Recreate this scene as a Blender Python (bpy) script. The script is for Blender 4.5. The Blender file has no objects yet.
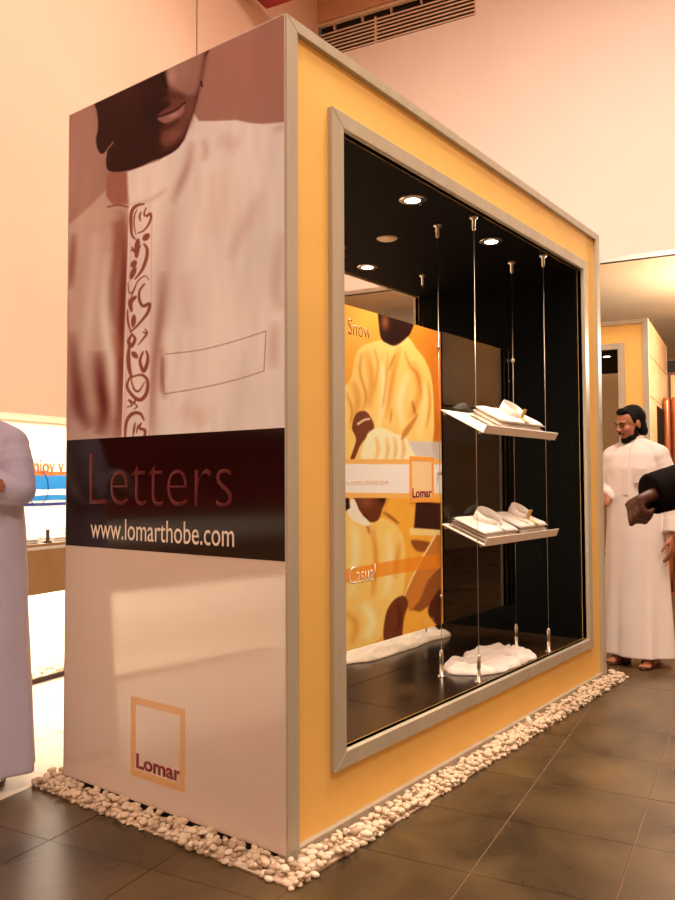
import bpy, bmesh, math, random
import numpy as np
from mathutils import Vector, Matrix, noise

random.seed(7)
SC = bpy.context.scene
COL = SC.collection

# ------------------------------------------------------------------ camera
CAM = Vector((1.6808, -1.9526, 1.22))
CR = Vector((0.79717, 0.60373, -0.00449))
CU = Vector((0.02718, -0.02846, 0.99923))
CF = Vector((-0.60314, 0.79668, 0.03910))
FPX = 796.09
cam = bpy.data.objects.new('camera', bpy.data.cameras.new('camera'))
COL.objects.link(cam)
mw = Matrix.Identity(4)
for i in range(3):
    mw[i][0] = CR[i]; mw[i][1] = CU[i]; mw[i][2] = -CF[i]; mw[i][3] = CAM[i]
cam.matrix_world = mw
cam.data.sensor_fit = 'VERTICAL'
cam.data.sensor_height = 36
cam.data.lens = FPX * 36 / 900
cam.data.clip_start = 0.05
SC.camera = cam

# the hall's walls and floor tiles run 9.55 degrees off the booth's sides
TH = math.radians(9.55)
EX = Vector((math.cos(TH), math.sin(TH), 0)); EY = Vector((-math.sin(TH), math.cos(TH), 0))
def G(gx, gy, z=0.0):
    return EX * gx + EY * gy + Vector((0, 0, z))

# ------------------------------------------------------------------ world, lights, exposure
SC.view_settings.view_transform = 'Standard'
SC.view_settings.look = 'None'
SC.view_settings.gamma = 1.0
SC.view_settings.use_curve_mapping = False
SC.view_settings.exposure = 0.0
world = bpy.data.worlds.new('world'); SC.world = world
world.use_nodes = True
wb = world.node_tree.nodes['Background']
wb.inputs['Color'].default_value = (1.0, 0.72, 0.5, 1)
wb.inputs['Strength'].default_value = 0.05

def area_light(name, loc, sx, sy, power, color, rot=(0, 0, 0)):
    l = bpy.data.lights.new(name, 'AREA'); l.shape = 'RECTANGLE'; l.size = sx; l.size_y = sy
    l.energy = power; l.color = color
    o = bpy.data.objects.new(name, l); COL.objects.link(o)
    o.location = loc; o.rotation_euler = rot
    return o
WARM = (1.0, 0.845, 0.70)
# luminous ceiling panels of the tall hall
area_light('hall_ceiling_lamp', G(1.1, 1.3, 6.2), 1.2, 1.2, 265, WARM, (0, 0, TH))
area_light('hall_ceiling_lamp', G(-0.8, 0.6, 6.3), 1.2, 1.2, 30, WARM, (0, 0, TH))
area_light('hall_ceiling_lamp', G(3.6, -0.5, 6.3), 1.2, 1.2, 190, WARM, (0, 0, TH))
area_light('hall_ceiling_lamp', G(1.2, -3.6, 6.3), 1.2, 1.2, 140, (1.0, 0.88, 0.76), (0, 0, TH))
# unseen fill lights added to brighten the low ceiling at the back
def fill_light(name, loc, power, color):
    l = bpy.data.lights.new(name, 'POINT'); l.energy = power; l.color = color; l.shadow_soft_size = 0.12
    o = bpy.data.objects.new(name, l); COL.objects.link(o); o.location = loc
fill_light('soffit_fill', G(1.55, 6.1, 2.5), 270, WARM)
fill_light('soffit_fill', G(-2.4, 8.6, 2.55), 50, WARM)

# ------------------------------------------------------------------ colour and material helpers
def lin(c):
    c = c / 255.0
    return c / 12.92 if c <= 0.04045 else ((c + 0.055) / 1.055) ** 2.4
def S(r, g, b):
    return (lin(r), lin(g), lin(b), 1.0)

def mat(name, col, rough=0.5, spec=0.5, metal=0.0, var=0.12, scale=6.0, bump=0.0, bscale=40.0, coat=0.0, stretch=None, sheen=0.0):
    m = bpy.data.materials.new(name); m.use_nodes = True
    nt = m.node_tree; b = nt.nodes['Principled BSDF']
    b.inputs['Roughness'].default_value = rough
    b.inputs['Metallic'].default_value = metal
    b.inputs['Specular IOR Level'].default_value = spec
    b.inputs['Coat Weight'].default_value = coat
    b.inputs['Coat Roughness'].default_value = 0.05
    b.inputs['Sheen Weight'].default_value = sheen
    tc = nt.nodes.new('ShaderNodeTexCoord')
    mp = nt.nodes.new('ShaderNodeMapping')
    if stretch: mp.inputs['Scale'].default_value = stretch
    nt.links.new(tc.outputs['Object'], mp.inputs['Vector'])
    n = nt.nodes.new('ShaderNodeTexNoise'); n.inputs['Scale'].default_value = scale; n.inputs['Detail'].default_value = 5
    nt.links.new(mp.outputs['Vector'], n.inputs['Vector'])
    r = nt.nodes.new('ShaderNodeValToRGB')
    r.color_ramp.elements[0].position = 0.3; r.color_ramp.elements[1].position = 0.7
    r.color_ramp.elements[0].color = tuple(c * (1 - var) for c in col[:3]) + (1,)
    r.color_ramp.elements[1].color = tuple(min(1, c * (1 + var)) for c in col[:3]) + (1,)
    nt.links.new(n.outputs['Fac'], r.inputs['Fac'])
    nt.links.new(r.outputs['Color'], b.inputs['Base Color'])
    if bump > 0:
        n2 = nt.nodes.new('ShaderNodeTexNoise'); n2.inputs['Scale'].default_value = bscale; n2.inputs['Detail'].default_value = 4
        nt.links.new(mp.outputs['Vector'], n2.inputs['Vector'])
        bp = nt.nodes.new('ShaderNodeBump'); bp.inputs['Strength'].default_value = bump; bp.inputs['Distance'].default_value = 0.01
        nt.links.new(n2.outputs['Fac'], bp.inputs['Height'])
        nt.links.new(bp.outputs['Normal'], b.inputs['Normal'])
    return m

def emit_mat(name, col, strength):
    m = bpy.data.materials.new(name); m.use_nodes = True
    b = m.node_tree.nodes['Principled BSDF']
    b.inputs['Base Color'].default_value = col
    b.inputs['Emission Color'].default_value = col
    b.inputs['Emission Strength'].default_value = strength
    return m

def print_mat(name, rough=0.25, coat=0.3, spec=0.25):
    m = bpy.data.materials.new(name); m.use_nodes = True
    nt = m.node_tree; b = nt.nodes['Principled BSDF']
    a = nt.nodes.new('ShaderNodeVertexColor'); a.layer_name = 'ink'
    n = nt.nodes.new('ShaderNodeTexNoise'); n.inputs['Scale'].default_value = 300
    mx = nt.nodes.new('ShaderNodeMix'); mx.data_type = 'RGBA'; mx.blend_type = 'MULTIPLY'; mx.inputs['Factor'].default_value = 0.06
    nt.links.new(a.outputs['Color'], mx.inputs['A']); nt.links.new(n.outputs['Color'], mx.inputs['B'])
    nt.links.new(mx.outputs['Result'], b.inputs['Base Color'])
    b.inputs['Roughness'].default_value = rough
    b.inputs['Coat Weight'].default_value = coat
    b.inputs['Coat Roughness'].default_value = 0.06
    b.inputs['Specular IOR Level'].default_value = spec
    return m

def floor_mat(name, c1, c2, rough):
    m = mat(name, c1, rough=rough, var=0.0)
    nt = m.node_tree; b = nt.nodes['Principled BSDF']
    g = nt.nodes.new('ShaderNodeNewGeometry')
    n = nt.nodes.new('ShaderNodeTexNoise'); n.inputs['Scale'].default_value = 2.3; n.inputs['Detail'].default_value = 8; n.inputs['Roughness'].default_value = 0.5
    n.inputs['Distortion'].default_value = 0.6
    nt.links.new(g.outputs['Position'], n.inputs['Vector'])
    r = nt.nodes.new('ShaderNodeValToRGB')
    r.color_ramp.elements[0].position = 0.33; r.color_ramp.elements[1].position = 0.68
    r.color_ramp.elements[0].color = c1; r.color_ramp.elements[1].color = c2
    nt.links.new(n.outputs['Fac'], r.inputs['Fac'])
    nt.links.new(r.outputs['Color'], b.inputs['Base Color'])
    mr = nt.nodes.new('ShaderNodeMapRange')
    mr.inputs['To Min'].default_value = rough - 0.06; mr.inputs['To Max'].default_value = rough + 0.1
    nt.links.new(n.outputs['Fac'], mr.inputs['Value']); nt.links.new(mr.outputs['Result'], b.inputs['Roughness'])
    return m

M = {}
M['peach'] = mat('peach_wall', S(240, 200, 176), rough=0.8, var=0.05, scale=0.9)
M['white_wall'] = mat('white_wall', S(252, 234, 224), rough=0.8, var=0.02, scale=2)
M['beige'] = mat('beige_wall', S(222, 190, 150), rough=0.85, var=0.04, scale=2)
M['brown_ceiling'] = mat('brown_ceiling', S(216, 164, 128), rough=0.9, var=0.06)
M['grout'] = mat('grout', S(120, 92, 66), rough=0.9, var=0.1)
M['tile'] = floor_mat('floor_tile', S(56, 43, 28), S(100, 78, 48), 0.27)
M['cream_tile'] = floor_mat('cream_tile', S(232, 218, 196), S(242, 230, 212), 0.3)
M['black_tile'] = floor_mat('black_tile', S(30, 18, 10), S(58, 40, 24), 0.2)
M['black'] = mat('black_lining', S(14, 9, 7), rough=0.6, var=0.15, spec=0.06)
M['end_lining'] = mat('dark_green_lining', S(9, 11, 9), rough=0.5, var=0.2, scale=3, spec=0.05)
M['yellow'] = mat('yellow_panel', S(240, 191, 102), rough=0.55, var=0.035, scale=3.0, bump=0.05, bscale=60)
M['trim'] = mat('grey_trim', S(184, 172, 150), rough=0.4, var=0.08, scale=12, stretch=(1, 1, 0.15), metal=0.1)
M['gloss_white'] = mat('gloss_white_panel', S(222, 204, 190), rough=0.09, var=0.012, scale=2, coat=0.2)
M['dark_core'] = mat('dark_core', S(60, 40, 28), rough=0.6)
M['print'] = print_mat('glossy_print', 0.3, 0.0, 0.07)
M['poster'] = print_mat('poster_print', 0.5, 0.0, 0.06)
M['band_black'] = mat('band_black', S(26, 8, 8), rough=0.1, var=0.1)
M['red_ink'] = mat('dark_red_ink', S(96, 24, 18), rough=0.5, spec=0.2, var=0.05)
M['logo_red'] = mat('logo_red_ink', S(140, 26, 32), rough=0.3, var=0.05)
M['white_ink'] = mat('white_ink', S(240, 225, 210), rough=0.3, var=0.03)
M['tan_ink'] = mat('tan_ink', S(226, 178, 124), rough=0.3, var=0.03)
M['brown_ink'] = mat('brown_ink', S(130, 66, 24), rough=0.4, var=0.05)
M['cream_ink'] = mat('cream_ink', S(252, 222, 170), rough=0.4, var=0.04)
M['orange_ink'] = mat('orange_ink', S(250, 170, 70), rough=0.4, var=0.03)
M['steel'] = mat('brushed_steel', S(200, 188, 170), rough=0.28, metal=1.0, var=0.06)
M['shelf'] = mat('white_shelf', S(236, 222, 208), rough=0.4, var=0.02)
M['cotton'] = mat('white_cotton', S(232, 222, 212), rough=0.85, var=0.02, scale=14, bump=0.12, bscale=160, sheen=0.2)
M['gold_thread'] = mat('gold_thread', S(205, 170, 95), rough=0.5, var=0.25, scale=60)
M['button'] = mat('dark_button', S(70, 40, 28), rough=0.4)
M['pebble'] = mat('cream_pebble', S(216, 192, 164), rough=0.6, var=0.14, scale=14)
M['pebble2'] = mat('tan_pebble', S(180, 152, 124), rough=0.6, var=0.16, scale=14)
M['pebble3'] = mat('pale_pebble', S(230, 212, 188), rough=0.55, var=0.1, scale=14)
M['counter'] = mat('brown_counter', S(140, 104, 62), rough=0.5, var=0.1)
M['niche'] = mat('niche_white', S(250, 244, 232), rough=0.7, var=0.01)
M['cyan'] = mat('cyan_ink', S(10, 120, 190), rough=0.4, var=0.03)
M['niche_orange'] = mat('niche_orange_ink', S(214, 96, 20), rough=0.4, var=0.03)
M['blue'] = mat('blue_ink', S(12, 40, 120), rough=0.4, var=0.03)
M['louvre'] = mat('louvre_slat', S(236, 206, 176), rough=0.6, var=0.05)
M['dark_gap'] = mat('dark_gap', S(30, 20, 16), rough=0.8)
M['red_panel'] = mat('red_panel', S(150, 26, 20), rough=0.5, var=0.06)
M['side_panel'] = mat('brown_side_panel', S(170, 132, 92), rough=0.35, var=0.12, scale=4)
M['copper'] = mat('copper_cloth', S(150, 80, 40), rough=0.3, var=0.15, scale=8, stretch=(8, 8, .3), metal=0.4)
M['wood'] = mat('brown_wood', S(120, 70, 42), rough=0.5, var=0.2, scale=10, stretch=(1, 1, .1))
M['skin'] = mat('skin', S(168, 106, 76), rough=0.5, var=0.06, scale=20)
M['skin_dark'] = mat('dark_skin', S(84, 40, 22), rough=0.5, var=0.08, scale=20)
M['hair'] = mat('black_hair', S(14, 9, 7), rough=0.65, spec=0.15, var=0.3, scale=60, bump=0.5, bscale=120)
M['thobe'] = mat('white_thobe', S(228, 213, 204), rough=0.85, var=0.015, scale=10, bump=0.06, bscale=220, sheen=0.2)
M['thobe_grey'] = mat('lavender_thobe', S(186, 178, 202), rough=0.85, var=0.02, scale=10, bump=0.06, bscale=220, sheen=0.2)
M['jacket'] = mat('dark_sleeve', S(16, 8, 6), rough=0.9, spec=0.1, var=0.2, scale=20, bump=0.1)
M['trousers'] = mat('dark_trousers', S(36, 30, 30), rough=0.8)
M['leather'] = mat('brown_leather', S(74, 40, 24), rough=0.45, var=0.1)
M['eye'] = mat('eye', S(40, 24, 18), rough=0.15, var=0.1)
M['paper'] = mat('paper', S(250, 240, 222), rough=0.7, var=0.01)
M['lamp_glow'] = emit_mat('lamp_glow', (1.0, 0.86, 0.66, 1), 14.0)
M['lamp_off'] = mat('speaker_grille', S(236, 206, 170), rough=0.6, var=0.03)

def glass_mat():
    m = bpy.data.materials.new('smoked_glass'); m.use_nodes = True
    nt = m.node_tree; nt.nodes.clear()
    o = nt.nodes.new('ShaderNodeOutputMaterial'); mx = nt.nodes.new('ShaderNodeMixShader')
    t = nt.nodes.new('ShaderNodeBsdfTransparent'); g = nt.nodes.new('ShaderNodeBsdfGlossy')
    n = nt.nodes.new('ShaderNodeTexNoise'); n.inputs['Scale'].default_value = 3
    r = nt.nodes.new('ShaderNodeValToRGB')
    r.color_ramp.elements[0].color = (0.66, 0.6, 0.55, 1); r.color_ramp.elements[1].color = (0.74, 0.68, 0.62, 1)
    nt.links.new(n.outputs['Fac'], r.inputs['Fac']); nt.links.new(r.outputs['Color'], t.inputs['Color'])
    g.inputs['Roughness'].default_value = 0.03; g.inputs['Color'].default_value = (1, .95, .9, 1)
    f = nt.nodes.new('ShaderNodeFresnel'); f.inputs['IOR'].default_value = 1.5
    nt.links.new(f.outputs['Fac'], mx.inputs['Fac'])
    nt.links.new(t.outputs['BSDF'], mx.inputs[1]); nt.links.new(g.outputs['BSDF'], mx.inputs[2])
    nt.links.new(mx.outputs['Shader'], o.inputs['Surface'])
    return m
M['smoked'] = glass_mat()

# ------------------------------------------------------------------ object helpers
def link(o, parent=None):
    COL.objects.link(o)
    if parent is not None: o.parent = parent
    return o
def tag(o, label=None, cat=None, group=None, kind=None):
    if label: o['label'] = label
    if cat: o['category'] = cat
    if group: o['group'] = group
    if kind: o['kind'] = kind
    return o
def empty(name, loc=(0, 0, 0), rz=0.0, label=None, cat=None, group=None):
    o = bpy.data.objects.new(name, None); o.empty_display_size = 0.1
    link(o); o.location = loc; o.rotation_euler = (0, 0, rz)
    return tag(o, label, cat, group)
def finish(name, bm, m, parent=None, smooth=False):
    bmesh.ops.recalc_face_normals(bm, faces=bm.faces[:])
    me = bpy.data.meshes.new(name); bm.to_mesh(me); bm.free()
    if m is not None: me.materials.append(M[m] if isinstance(m, str) else m)
    if smooth: me.polygons.foreach_set('use_smooth', [True] * len(me.polygons))
    return link(bpy.data.objects.new(name, me), parent)
def box(bm, x0, x1, y0, y1, z0, z1, mtx=None):
    vs = [bm.verts.new((x, y, z)) for x in (x0, x1) for y in (y0, y1) for z in (z0, z1)]
    if mtx is not None:
        for v in vs: v.co = mtx @ v.co
    for f in ((0, 1, 3, 2), (4, 6, 7, 5), (0, 4, 5, 1), (2, 3, 7, 6), (0, 2, 6, 4), (1, 5, 7, 3)):
        bm.faces.new([vs[i] for i in f])
    return vs
def boxobj(name, b, m, parent=None, bevel=0.0):
    bm = bmesh.new(); box(bm, *b)
    if bevel: bmesh.ops.bevel(bm, geom=bm.edges[:], offset=bevel, segments=2, affect='EDGES', profile=0.6)
    return finish(name, bm, m, parent)
def gbox(name, b, m, parent=None, bevel=0.0):           # box given in the hall's own axes
    o = boxobj(name, b, m, parent, bevel)
    if parent is None: o.rotation_euler = (0, 0, TH)
    return o
def prism(bm, pts, axis, a0, a1):                         # polygon in the two other axes, extruded along axis
    def P(p, a):
        return {'x': (a, p[0], p[1]), 'y': (p[0], a, p[1]), 'z': (p[0], p[1], a)}[axis]
    v0 = [bm.verts.new(P(p, a0)) for p in pts]; v1 = [bm.verts.new(P(p, a1)) for p in pts]
    bm.faces.new(v0); bm.faces.new(v1[::-1])
    for i in range(len(pts)):
        j = (i + 1) % len(pts); bm.faces.new((v0[i], v1[i], v1[j], v0[j]))
def tube(bm, pts, radii, seg=12, cap=True, flat=None, ref=(0.13, 0.31, 0.94)):
    pts = [Vector(p) for p in pts]; n = len(pts)
    if not hasattr(radii, '__len__'): radii = [radii] * n
    rings = []
    ref = Vector(ref)
    for i, p in enumerate(pts):
        t = (pts[min(i + 1, n - 1)] - pts[max(i - 1, 0)]).normalized()
        a = t.cross(ref)
        if a.length < 1e-3: a = t.cross(Vector((1, 0, 0)))
        a.normalize(); b = t.cross(a)
        r = radii[i]; ra, rb = (r, r) if flat is None else (r, r * flat)
        rings.append([bm.verts.new(p + a * ra * math.cos(2 * math.pi * k / seg) + b * rb * math.sin(2 * math.pi * k / seg)) for k in range(seg)])
    for i in range(n - 1):
        for k in range(seg):
            bm.faces.new((rings[i][k], rings[i][(k + 1) % seg], rings[i + 1][(k + 1) % seg], rings[i + 1][k]))
    if cap:
        bm.faces.new(rings[0][::-1]); bm.faces.new(rings[-1])
    return rings
def capsule(bm, pts, radii, seg=12):
    """tube with rounded ends"""
    pts = [Vector(p) for p in pts]; radii = list(radii)
    d0 = (pts[0] - pts[1]).normalized(); d1 = (pts[-1] - pts[-2]).normalized()
    P, Rr = [], []
    for k in (0.98, 0.8, 0.45): P.append(pts[0] + d0 * radii[0] * k); Rr.append(radii[0] * math.sqrt(1 - k * k))
    P += pts; Rr += radii
    for k in (0.45, 0.8, 0.98): P.append(pts[-1] + d1 * radii[-1] * k); Rr.append(radii[-1] * math.sqrt(1 - k * k))
    tube(bm, P, Rr, seg)
def ellipsoid(bm, c, r, mtx=None, sub=3):
    res = bmesh.ops.create_icosphere(bm, subdivisions=sub, radius=1.0)
    for v in res['verts']:
        p = Vector((v.co.x * r[0], v.co.y * r[1], v.co.z * r[2])) + Vector(c)
        v.co = mtx @ p if mtx is not None else p
    return res['verts']
def lathe(bm, prof, c=(0, 0, 0), seg=20):
    rings = [[bm.verts.new((c[0] + r * math.cos(2 * math.pi * k / seg), c[1] + r * math.sin(2 * math.pi * k / seg), c[2] + z)) for k in range(seg)] for r, z in prof]
    for i in range(len(rings) - 1):
        for k in range(seg):
            bm.faces.new((rings[i][k], rings[i][(k + 1) % seg], rings[i + 1][(k + 1) % seg], rings[i + 1][k]))
    bm.faces.new(rings[0][::-1]); bm.faces.new(rings[-1])
def fused(name, bm, m, parent, voxel, smooth=3):
    """union of overlapping closed shapes into one continuous skin"""
    bmesh.ops.recalc_face_normals(bm, faces=bm.faces[:])
    me = bpy.data.meshes.new('tmp'); bm.to_mesh(me); bm.free()
    t = bpy.data.objects.new('tmp', me); COL.objects.link(t)
    r = t.modifiers.new('r', 'REMESH'); r.mode = 'VOXEL'; r.voxel_size = voxel; r.use_smooth_shade = True
    s = t.modifiers.new('s', 'SMOOTH'); s.iterations = smooth; s.factor = 0.5
    dg = bpy.context.evaluated_depsgraph_get()
    me2 = bpy.data.meshes.new_from_object(t.evaluated_get(dg))
    bpy.data.objects.remove(t); bpy.data.meshes.remove(me)
    me2.name = name
    me2.materials.clear(); me2.materials.append(M[m] if isinstance(m, str) else m)
    me2.polygons.foreach_set('use_smooth', [True] * len(me2.polygons))
    return link(bpy.data.objects.new(name, me2), parent)
def copy_tree(o, parent=None):
    c = o.copy(); COL.objects.link(c); c.parent = parent
    for ch in list(o.children): copy_tree(ch, c)
    return c

def lettering(name, text, rect, plane, off, m, parent, bold=0.0, sx=1.0, thick=0.001):
    """flat letters filling rect=(a0,a1,z0,z1) on a plane: 'y' (seen from -Y, a runs along +X) or 'x' (seen from +X, a runs along +Y)"""
    cu = bpy.data.curves.new('tmp', 'FONT'); cu.body = text; cu.offset = bold; cu.resolution_u = 4
    t = bpy.data.objects.new('tmp', cu); COL.objects.link(t)
    dg = bpy.context.evaluated_depsgraph_get()
    me = bpy.data.meshes.new_from_object(t.evaluated_get(dg))
    bpy.data.objects.remove(t); bpy.data.curves.remove(cu)
    n = len(me.vertices); co = np.empty(n * 3, 'f'); me.vertices.foreach_get('co', co); co = co.reshape(-1, 3)
    lo, hi = co.min(0), co.max(0)
    a = rect[0] + (co[:, 0] - lo[0]) / (hi[0] - lo[0]) * (rect[1] - rect[0])
    z = rect[2] + (co[:, 1] - lo[1]) / (hi[1] - lo[1]) * (rect[3] - rect[2])
    if plane == 'y': out = np.stack([a, np.full(n, off), z], 1)
    else: out = np.stack([np.full(n, off), a, z], 1)
    me.vertices.foreach_set('co', out.astype('f').ravel())
    bm = bmesh.new(); bm.from_mesh(me); bpy.data.meshes.remove(me)
    bmesh.ops.remove_doubles(bm, verts=bm.verts[:], dist=1e-6)
    d = Vector((0, -1, 0)) if plane == 'y' else Vector((1, 0, 0))
    ext = bmesh.ops.extrude_face_region(bm, geom=bm.faces[:])
    for v in [g for g in ext['geom'] if isinstance(g, bmesh.types.BMVert)]: v.co += d * thick
    return finish(name, bm, m, parent)

# ------------------------------------------------------------------ ink painter (prints are flat pictures: a fine grid with ink colours)
def lin_arr(c):
    c = np.asarray(c, 'f') / 255.0
    return np.where(c <= 0.04045, c / 12.92, ((c + 0.055) / 1.055) ** 2.4)
def catmull(pts, closed, n=6):
    pts = [np.array(p, 'f') for p in pts]; N = len(pts); out = []
    rng = range(N) if closed else range(N - 1)
    for i in rng:
        if closed: p0, p1, p2, p3 = pts[i - 1], pts[i], pts[(i + 1) % N], pts[(i + 2) % N]
        else: p0, p1, p2, p3 = pts[max(i - 1, 0)], pts[i], pts[i + 1], pts[min(i + 2, N - 1)]
        for k in range(n):
            t = k / n
            out.append(0.5 * ((2 * p1) + (-p0 + p2) * t + (2 * p0 - 5 * p1 + 4 * p2 - p3) * t * t + (-p0 + 3 * p1 - 3 * p2 + p3) * t ** 3))
    if not closed: out.append(pts[-1])
    return np.array(out)
class Ink:
    def __init__(s, u, v, base):
        s.u = u; s.v = v; s.c = np.tile(np.array(base, 'f'), (len(u), 1))
    def _sel(s, pts, pad):
        lo = pts.min(0) - pad; hi = pts.max(0) + pad
        return np.where((s.u >= lo[0]) & (s.u <= hi[0]) & (s.v >= lo[1]) & (s.v <= hi[1]))[0]
    def _mix(s, idx, a, col):
        s.c[idx] = s.c[idx] * (1 - a[:, None]) + np.array(col, 'f') * a[:, None]
    @staticmethod
    def _dist(u, v, pts, closed):
        d = np.full(len(u), 1e9, 'f')
        N = len(pts)
        for i in range(N if closed else N - 1):
            a, b = pts[i], pts[(i + 1) % N]
            e = b - a; L = max(float(e @ e), 1e-9)
            t = np.clip(((u - a[0]) * e[0] + (v - a[1]) * e[1]) / L, 0, 1)
            d = np.minimum(d, np.hypot(u - a[0] - t * e[0], v - a[1] - t * e[1]))
        return d
    def poly(s, pts, col, soft=1.0, alpha=1.0, smooth=True):
        pts = catmull(pts, True) if smooth else np.array(pts, 'f')
        idx = s._sel(pts, soft * 2); u, v = s.u[idx], s.v[idx]
        ins = np.zeros(len(idx), bool); N = len(pts)
        for i in range(N):
            a, b = pts[i], pts[(i + 1) % N]
            if a[1] == b[1]: continue
            c = ((a[1] > v) != (b[1] > v)) & (u < (b[0] - a[0]) * (v - a[1]) / (b[1] - a[1]) + a[0])
            ins ^= c
        d = s._dist(u, v, pts, True)
        sd = np.where(ins, d, -d)
        x = np.clip(0.5 + sd / (2 * soft), 0, 1)
        s._mix(idx, alpha * x * x * (3 - 2 * x), col)
    def stroke(s, pts, w, col, soft=0.7, alpha=1.0, smooth=True):
        pts = catmull(pts, False) if smooth and len(pts) > 2 else np.array(pts, 'f')
        idx = s._sel(pts, w + soft * 2)
        d = s._dist(s.u[idx], s.v[idx], pts, False)
        x = np.clip(0.5 + (w / 2 - d) / (2 * soft), 0, 1)
        s._mix(idx, alpha * x * x * (3 - 2 * x), col)
    def fold(s, pts, w, col, alpha):
        pts = catmull(pts, False) if len(pts) > 2 else np.array(pts, 'f')
        idx = s._sel(pts, w * 3)
        u, v = s.u[idx], s.v[idx]; best = np.full(len(idx), 1e9, 'f'); tt = np.zeros(len(idx), 'f'); N = len(pts)
        for i in range(N - 1):
            a, e = pts[i], pts[i + 1] - pts[i]; L = max(float(e @ e), 1e-9)
            t = np.clip(((u - a[0]) * e[0] + (v - a[1]) * e[1]) / L, 0, 1)
            d = np.hypot(u - a[0] - t * e[0], v - a[1] - t * e[1]); k = d < best
            best[k] = d[k]; tt[k] = ((i + t) / (N - 1))[k]
        taper = np.clip(np.sin(np.pi * np.clip(tt, 0.0, 1.0)), 0, 1) ** 0.6
        s._mix(idx, alpha * taper * np.exp(-(best / w) ** 2), col)
    def brush(s, pts, w, col, alpha=0.9):
        pts = catmull(pts, False) if len(pts) > 2 else np.array([np.array(pts[0], 'f') * (1 - t) + np.array(pts[1], 'f') * t for t in np.linspace(0, 1, 6)])
        N = len(pts)
        for i in range(N - 1):
            t = (i + 0.5) / (N - 1)
            s.stroke([pts[i], pts[i + 1]], w * (0.35 + 0.85 * math.sin(math.pi * (0.12 + 0.8 * t)) ** 1.2), col, 0.5, alpha, False)
    def blob(s, c, r, col, alpha, ang=0.0):
        ca, sa = math.cos(ang), math.sin(ang)
        du, dv = s.u - c[0], s.v - c[1]
        x = (du * ca + dv * sa) / r[0]; y = (-du * sa + dv * ca) / r[1]
        s._mix(np.arange(len(s.u)), alpha * np.exp(-(x * x + y * y)), col)
    def grain(s, amt, fu=0.25, fv=0.02, seed=0):
        n = np.zeros(len(s.u), 'f'); rs = np.random.RandomState(seed)
        for k in range(14):
            a, b, p = rs.uniform(-1, 1) * fu, rs.uniform(-1, 1) * fv, rs.uniform(0, 6.28)
            n += np.sin(a * s.u + b * s.v + p)
        s.c *= (1 + amt * n / 4)[:, None]

def picture_mesh(name, plane, off, a0, a1, z0, z1, step, painter, ref_white, m, parent):
    """a flat print; ink positions are read off the photograph through the fitted camera and laid on the print's own plane"""
    na = int((a1 - a0) / step) + 1; nz = int((z1 - z0) / step) + 1
    A, Z = np.meshgrid(np.linspace(a0, a1, na), np.linspace(z0, z1, nz))
    A = A.ravel(); Z = Z.ravel(); O = np.full_like(A, off)
    co = np.stack([A, O, Z], 1) if plane == 'y' else np.stack([O, A, Z], 1)
    d = co - np.array(CAM); w = d @ np.array(CF)
    px = 337.5 + FPX * (d @ np.array(CR)) / w; py = 450 - FPX * (d @ np.array(CU)) / w
    rgb = painter(px.astype('f'), py.astype('f'))
    ink = lin_arr(np.clip(rgb, 0, 255)) / lin_arr(ref_white) * 0.78
    ink = np.clip(ink, 0.004, 0.95)
    i = np.arange(na * nz).reshape(nz, na)
    q = np.stack([i[:-1, :-1], i[:-1, 1:], i[1:, 1:], i[1:, :-1]], -1).reshape(-1, 4)
    me = bpy.data.meshes.new(name)
    me.vertices.add(len(co)); me.vertices.foreach_set('co', co.astype('f').ravel())
    me.loops.add(q.size); me.loops.foreach_set('vertex_index', q.ravel().astype('i'))
    me.polygons.add(len(q)); me.polygons.foreach_set('loop_start', (np.arange(len(q)) * 4).astype('i'))
    me.update(calc_edges=True)
    ca = me.color_attributes.new('ink', 'FLOAT_COLOR', 'POINT')
    ca.data.foreach_set('color', np.concatenate([ink, np.ones((len(ink), 1))], 1).astype('f').ravel())
    me.materials.append(M[m])
    return link(bpy.data.objects.new(name, me), parent)
#SECTION2
# ------------------------------------------------------------------ the hall: floor
floor = tag(gbox('floor', (-3.6, 6.5, -7.0, 12.0, -0.12, -0.003), 'grout'), kind='structure')
XL = [-2.56, -2.125, -1.69, -1.262, -0.825, -0.375, 0.075, 0.523, 0.952, 1.385, 1.82, 2.25, 2.68]
YL = [0.222 + 0.433 * k for k in range(-5, 12)]
GAP = 0.0028
for i in range(len(XL) - 1):
    for j in range(len(YL) - 1):
        dz = random.uniform(-0.0004, 0.0004)
        b = (XL[i] + GAP, XL[i + 1] - GAP, YL[j] + 0.0015, YL[j + 1] - 0.0015, -0.01, dz)
        boxobj('tile', b, 'cream_tile' if XL[i] < -1.3 else 'tile', floor)
boxobj('tile_field', (-3.6, -2.56 - GAP, -7, 12, -0.01, 0), 'cream_tile', floor)
boxobj('tile_field', (2.68 + GAP, 6.5, -7, 12, -0.01, 0), 'tile', floor)
boxobj('tile_field', (-2.56 + GAP, -1.262 - GAP, -7, YL[0] - GAP, -0.01, 0), 'cream_tile', floor)
boxobj('tile_field', (-1.262 + GAP, 2.68 - GAP, -7, YL[0] - GAP, -0.01, 0), 'tile', floor)
boxobj('tile_field', (-2.56 + GAP, 2.68 - GAP, YL[-1] + GAP, 12, -0.01, 0), 'tile', floor)

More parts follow.
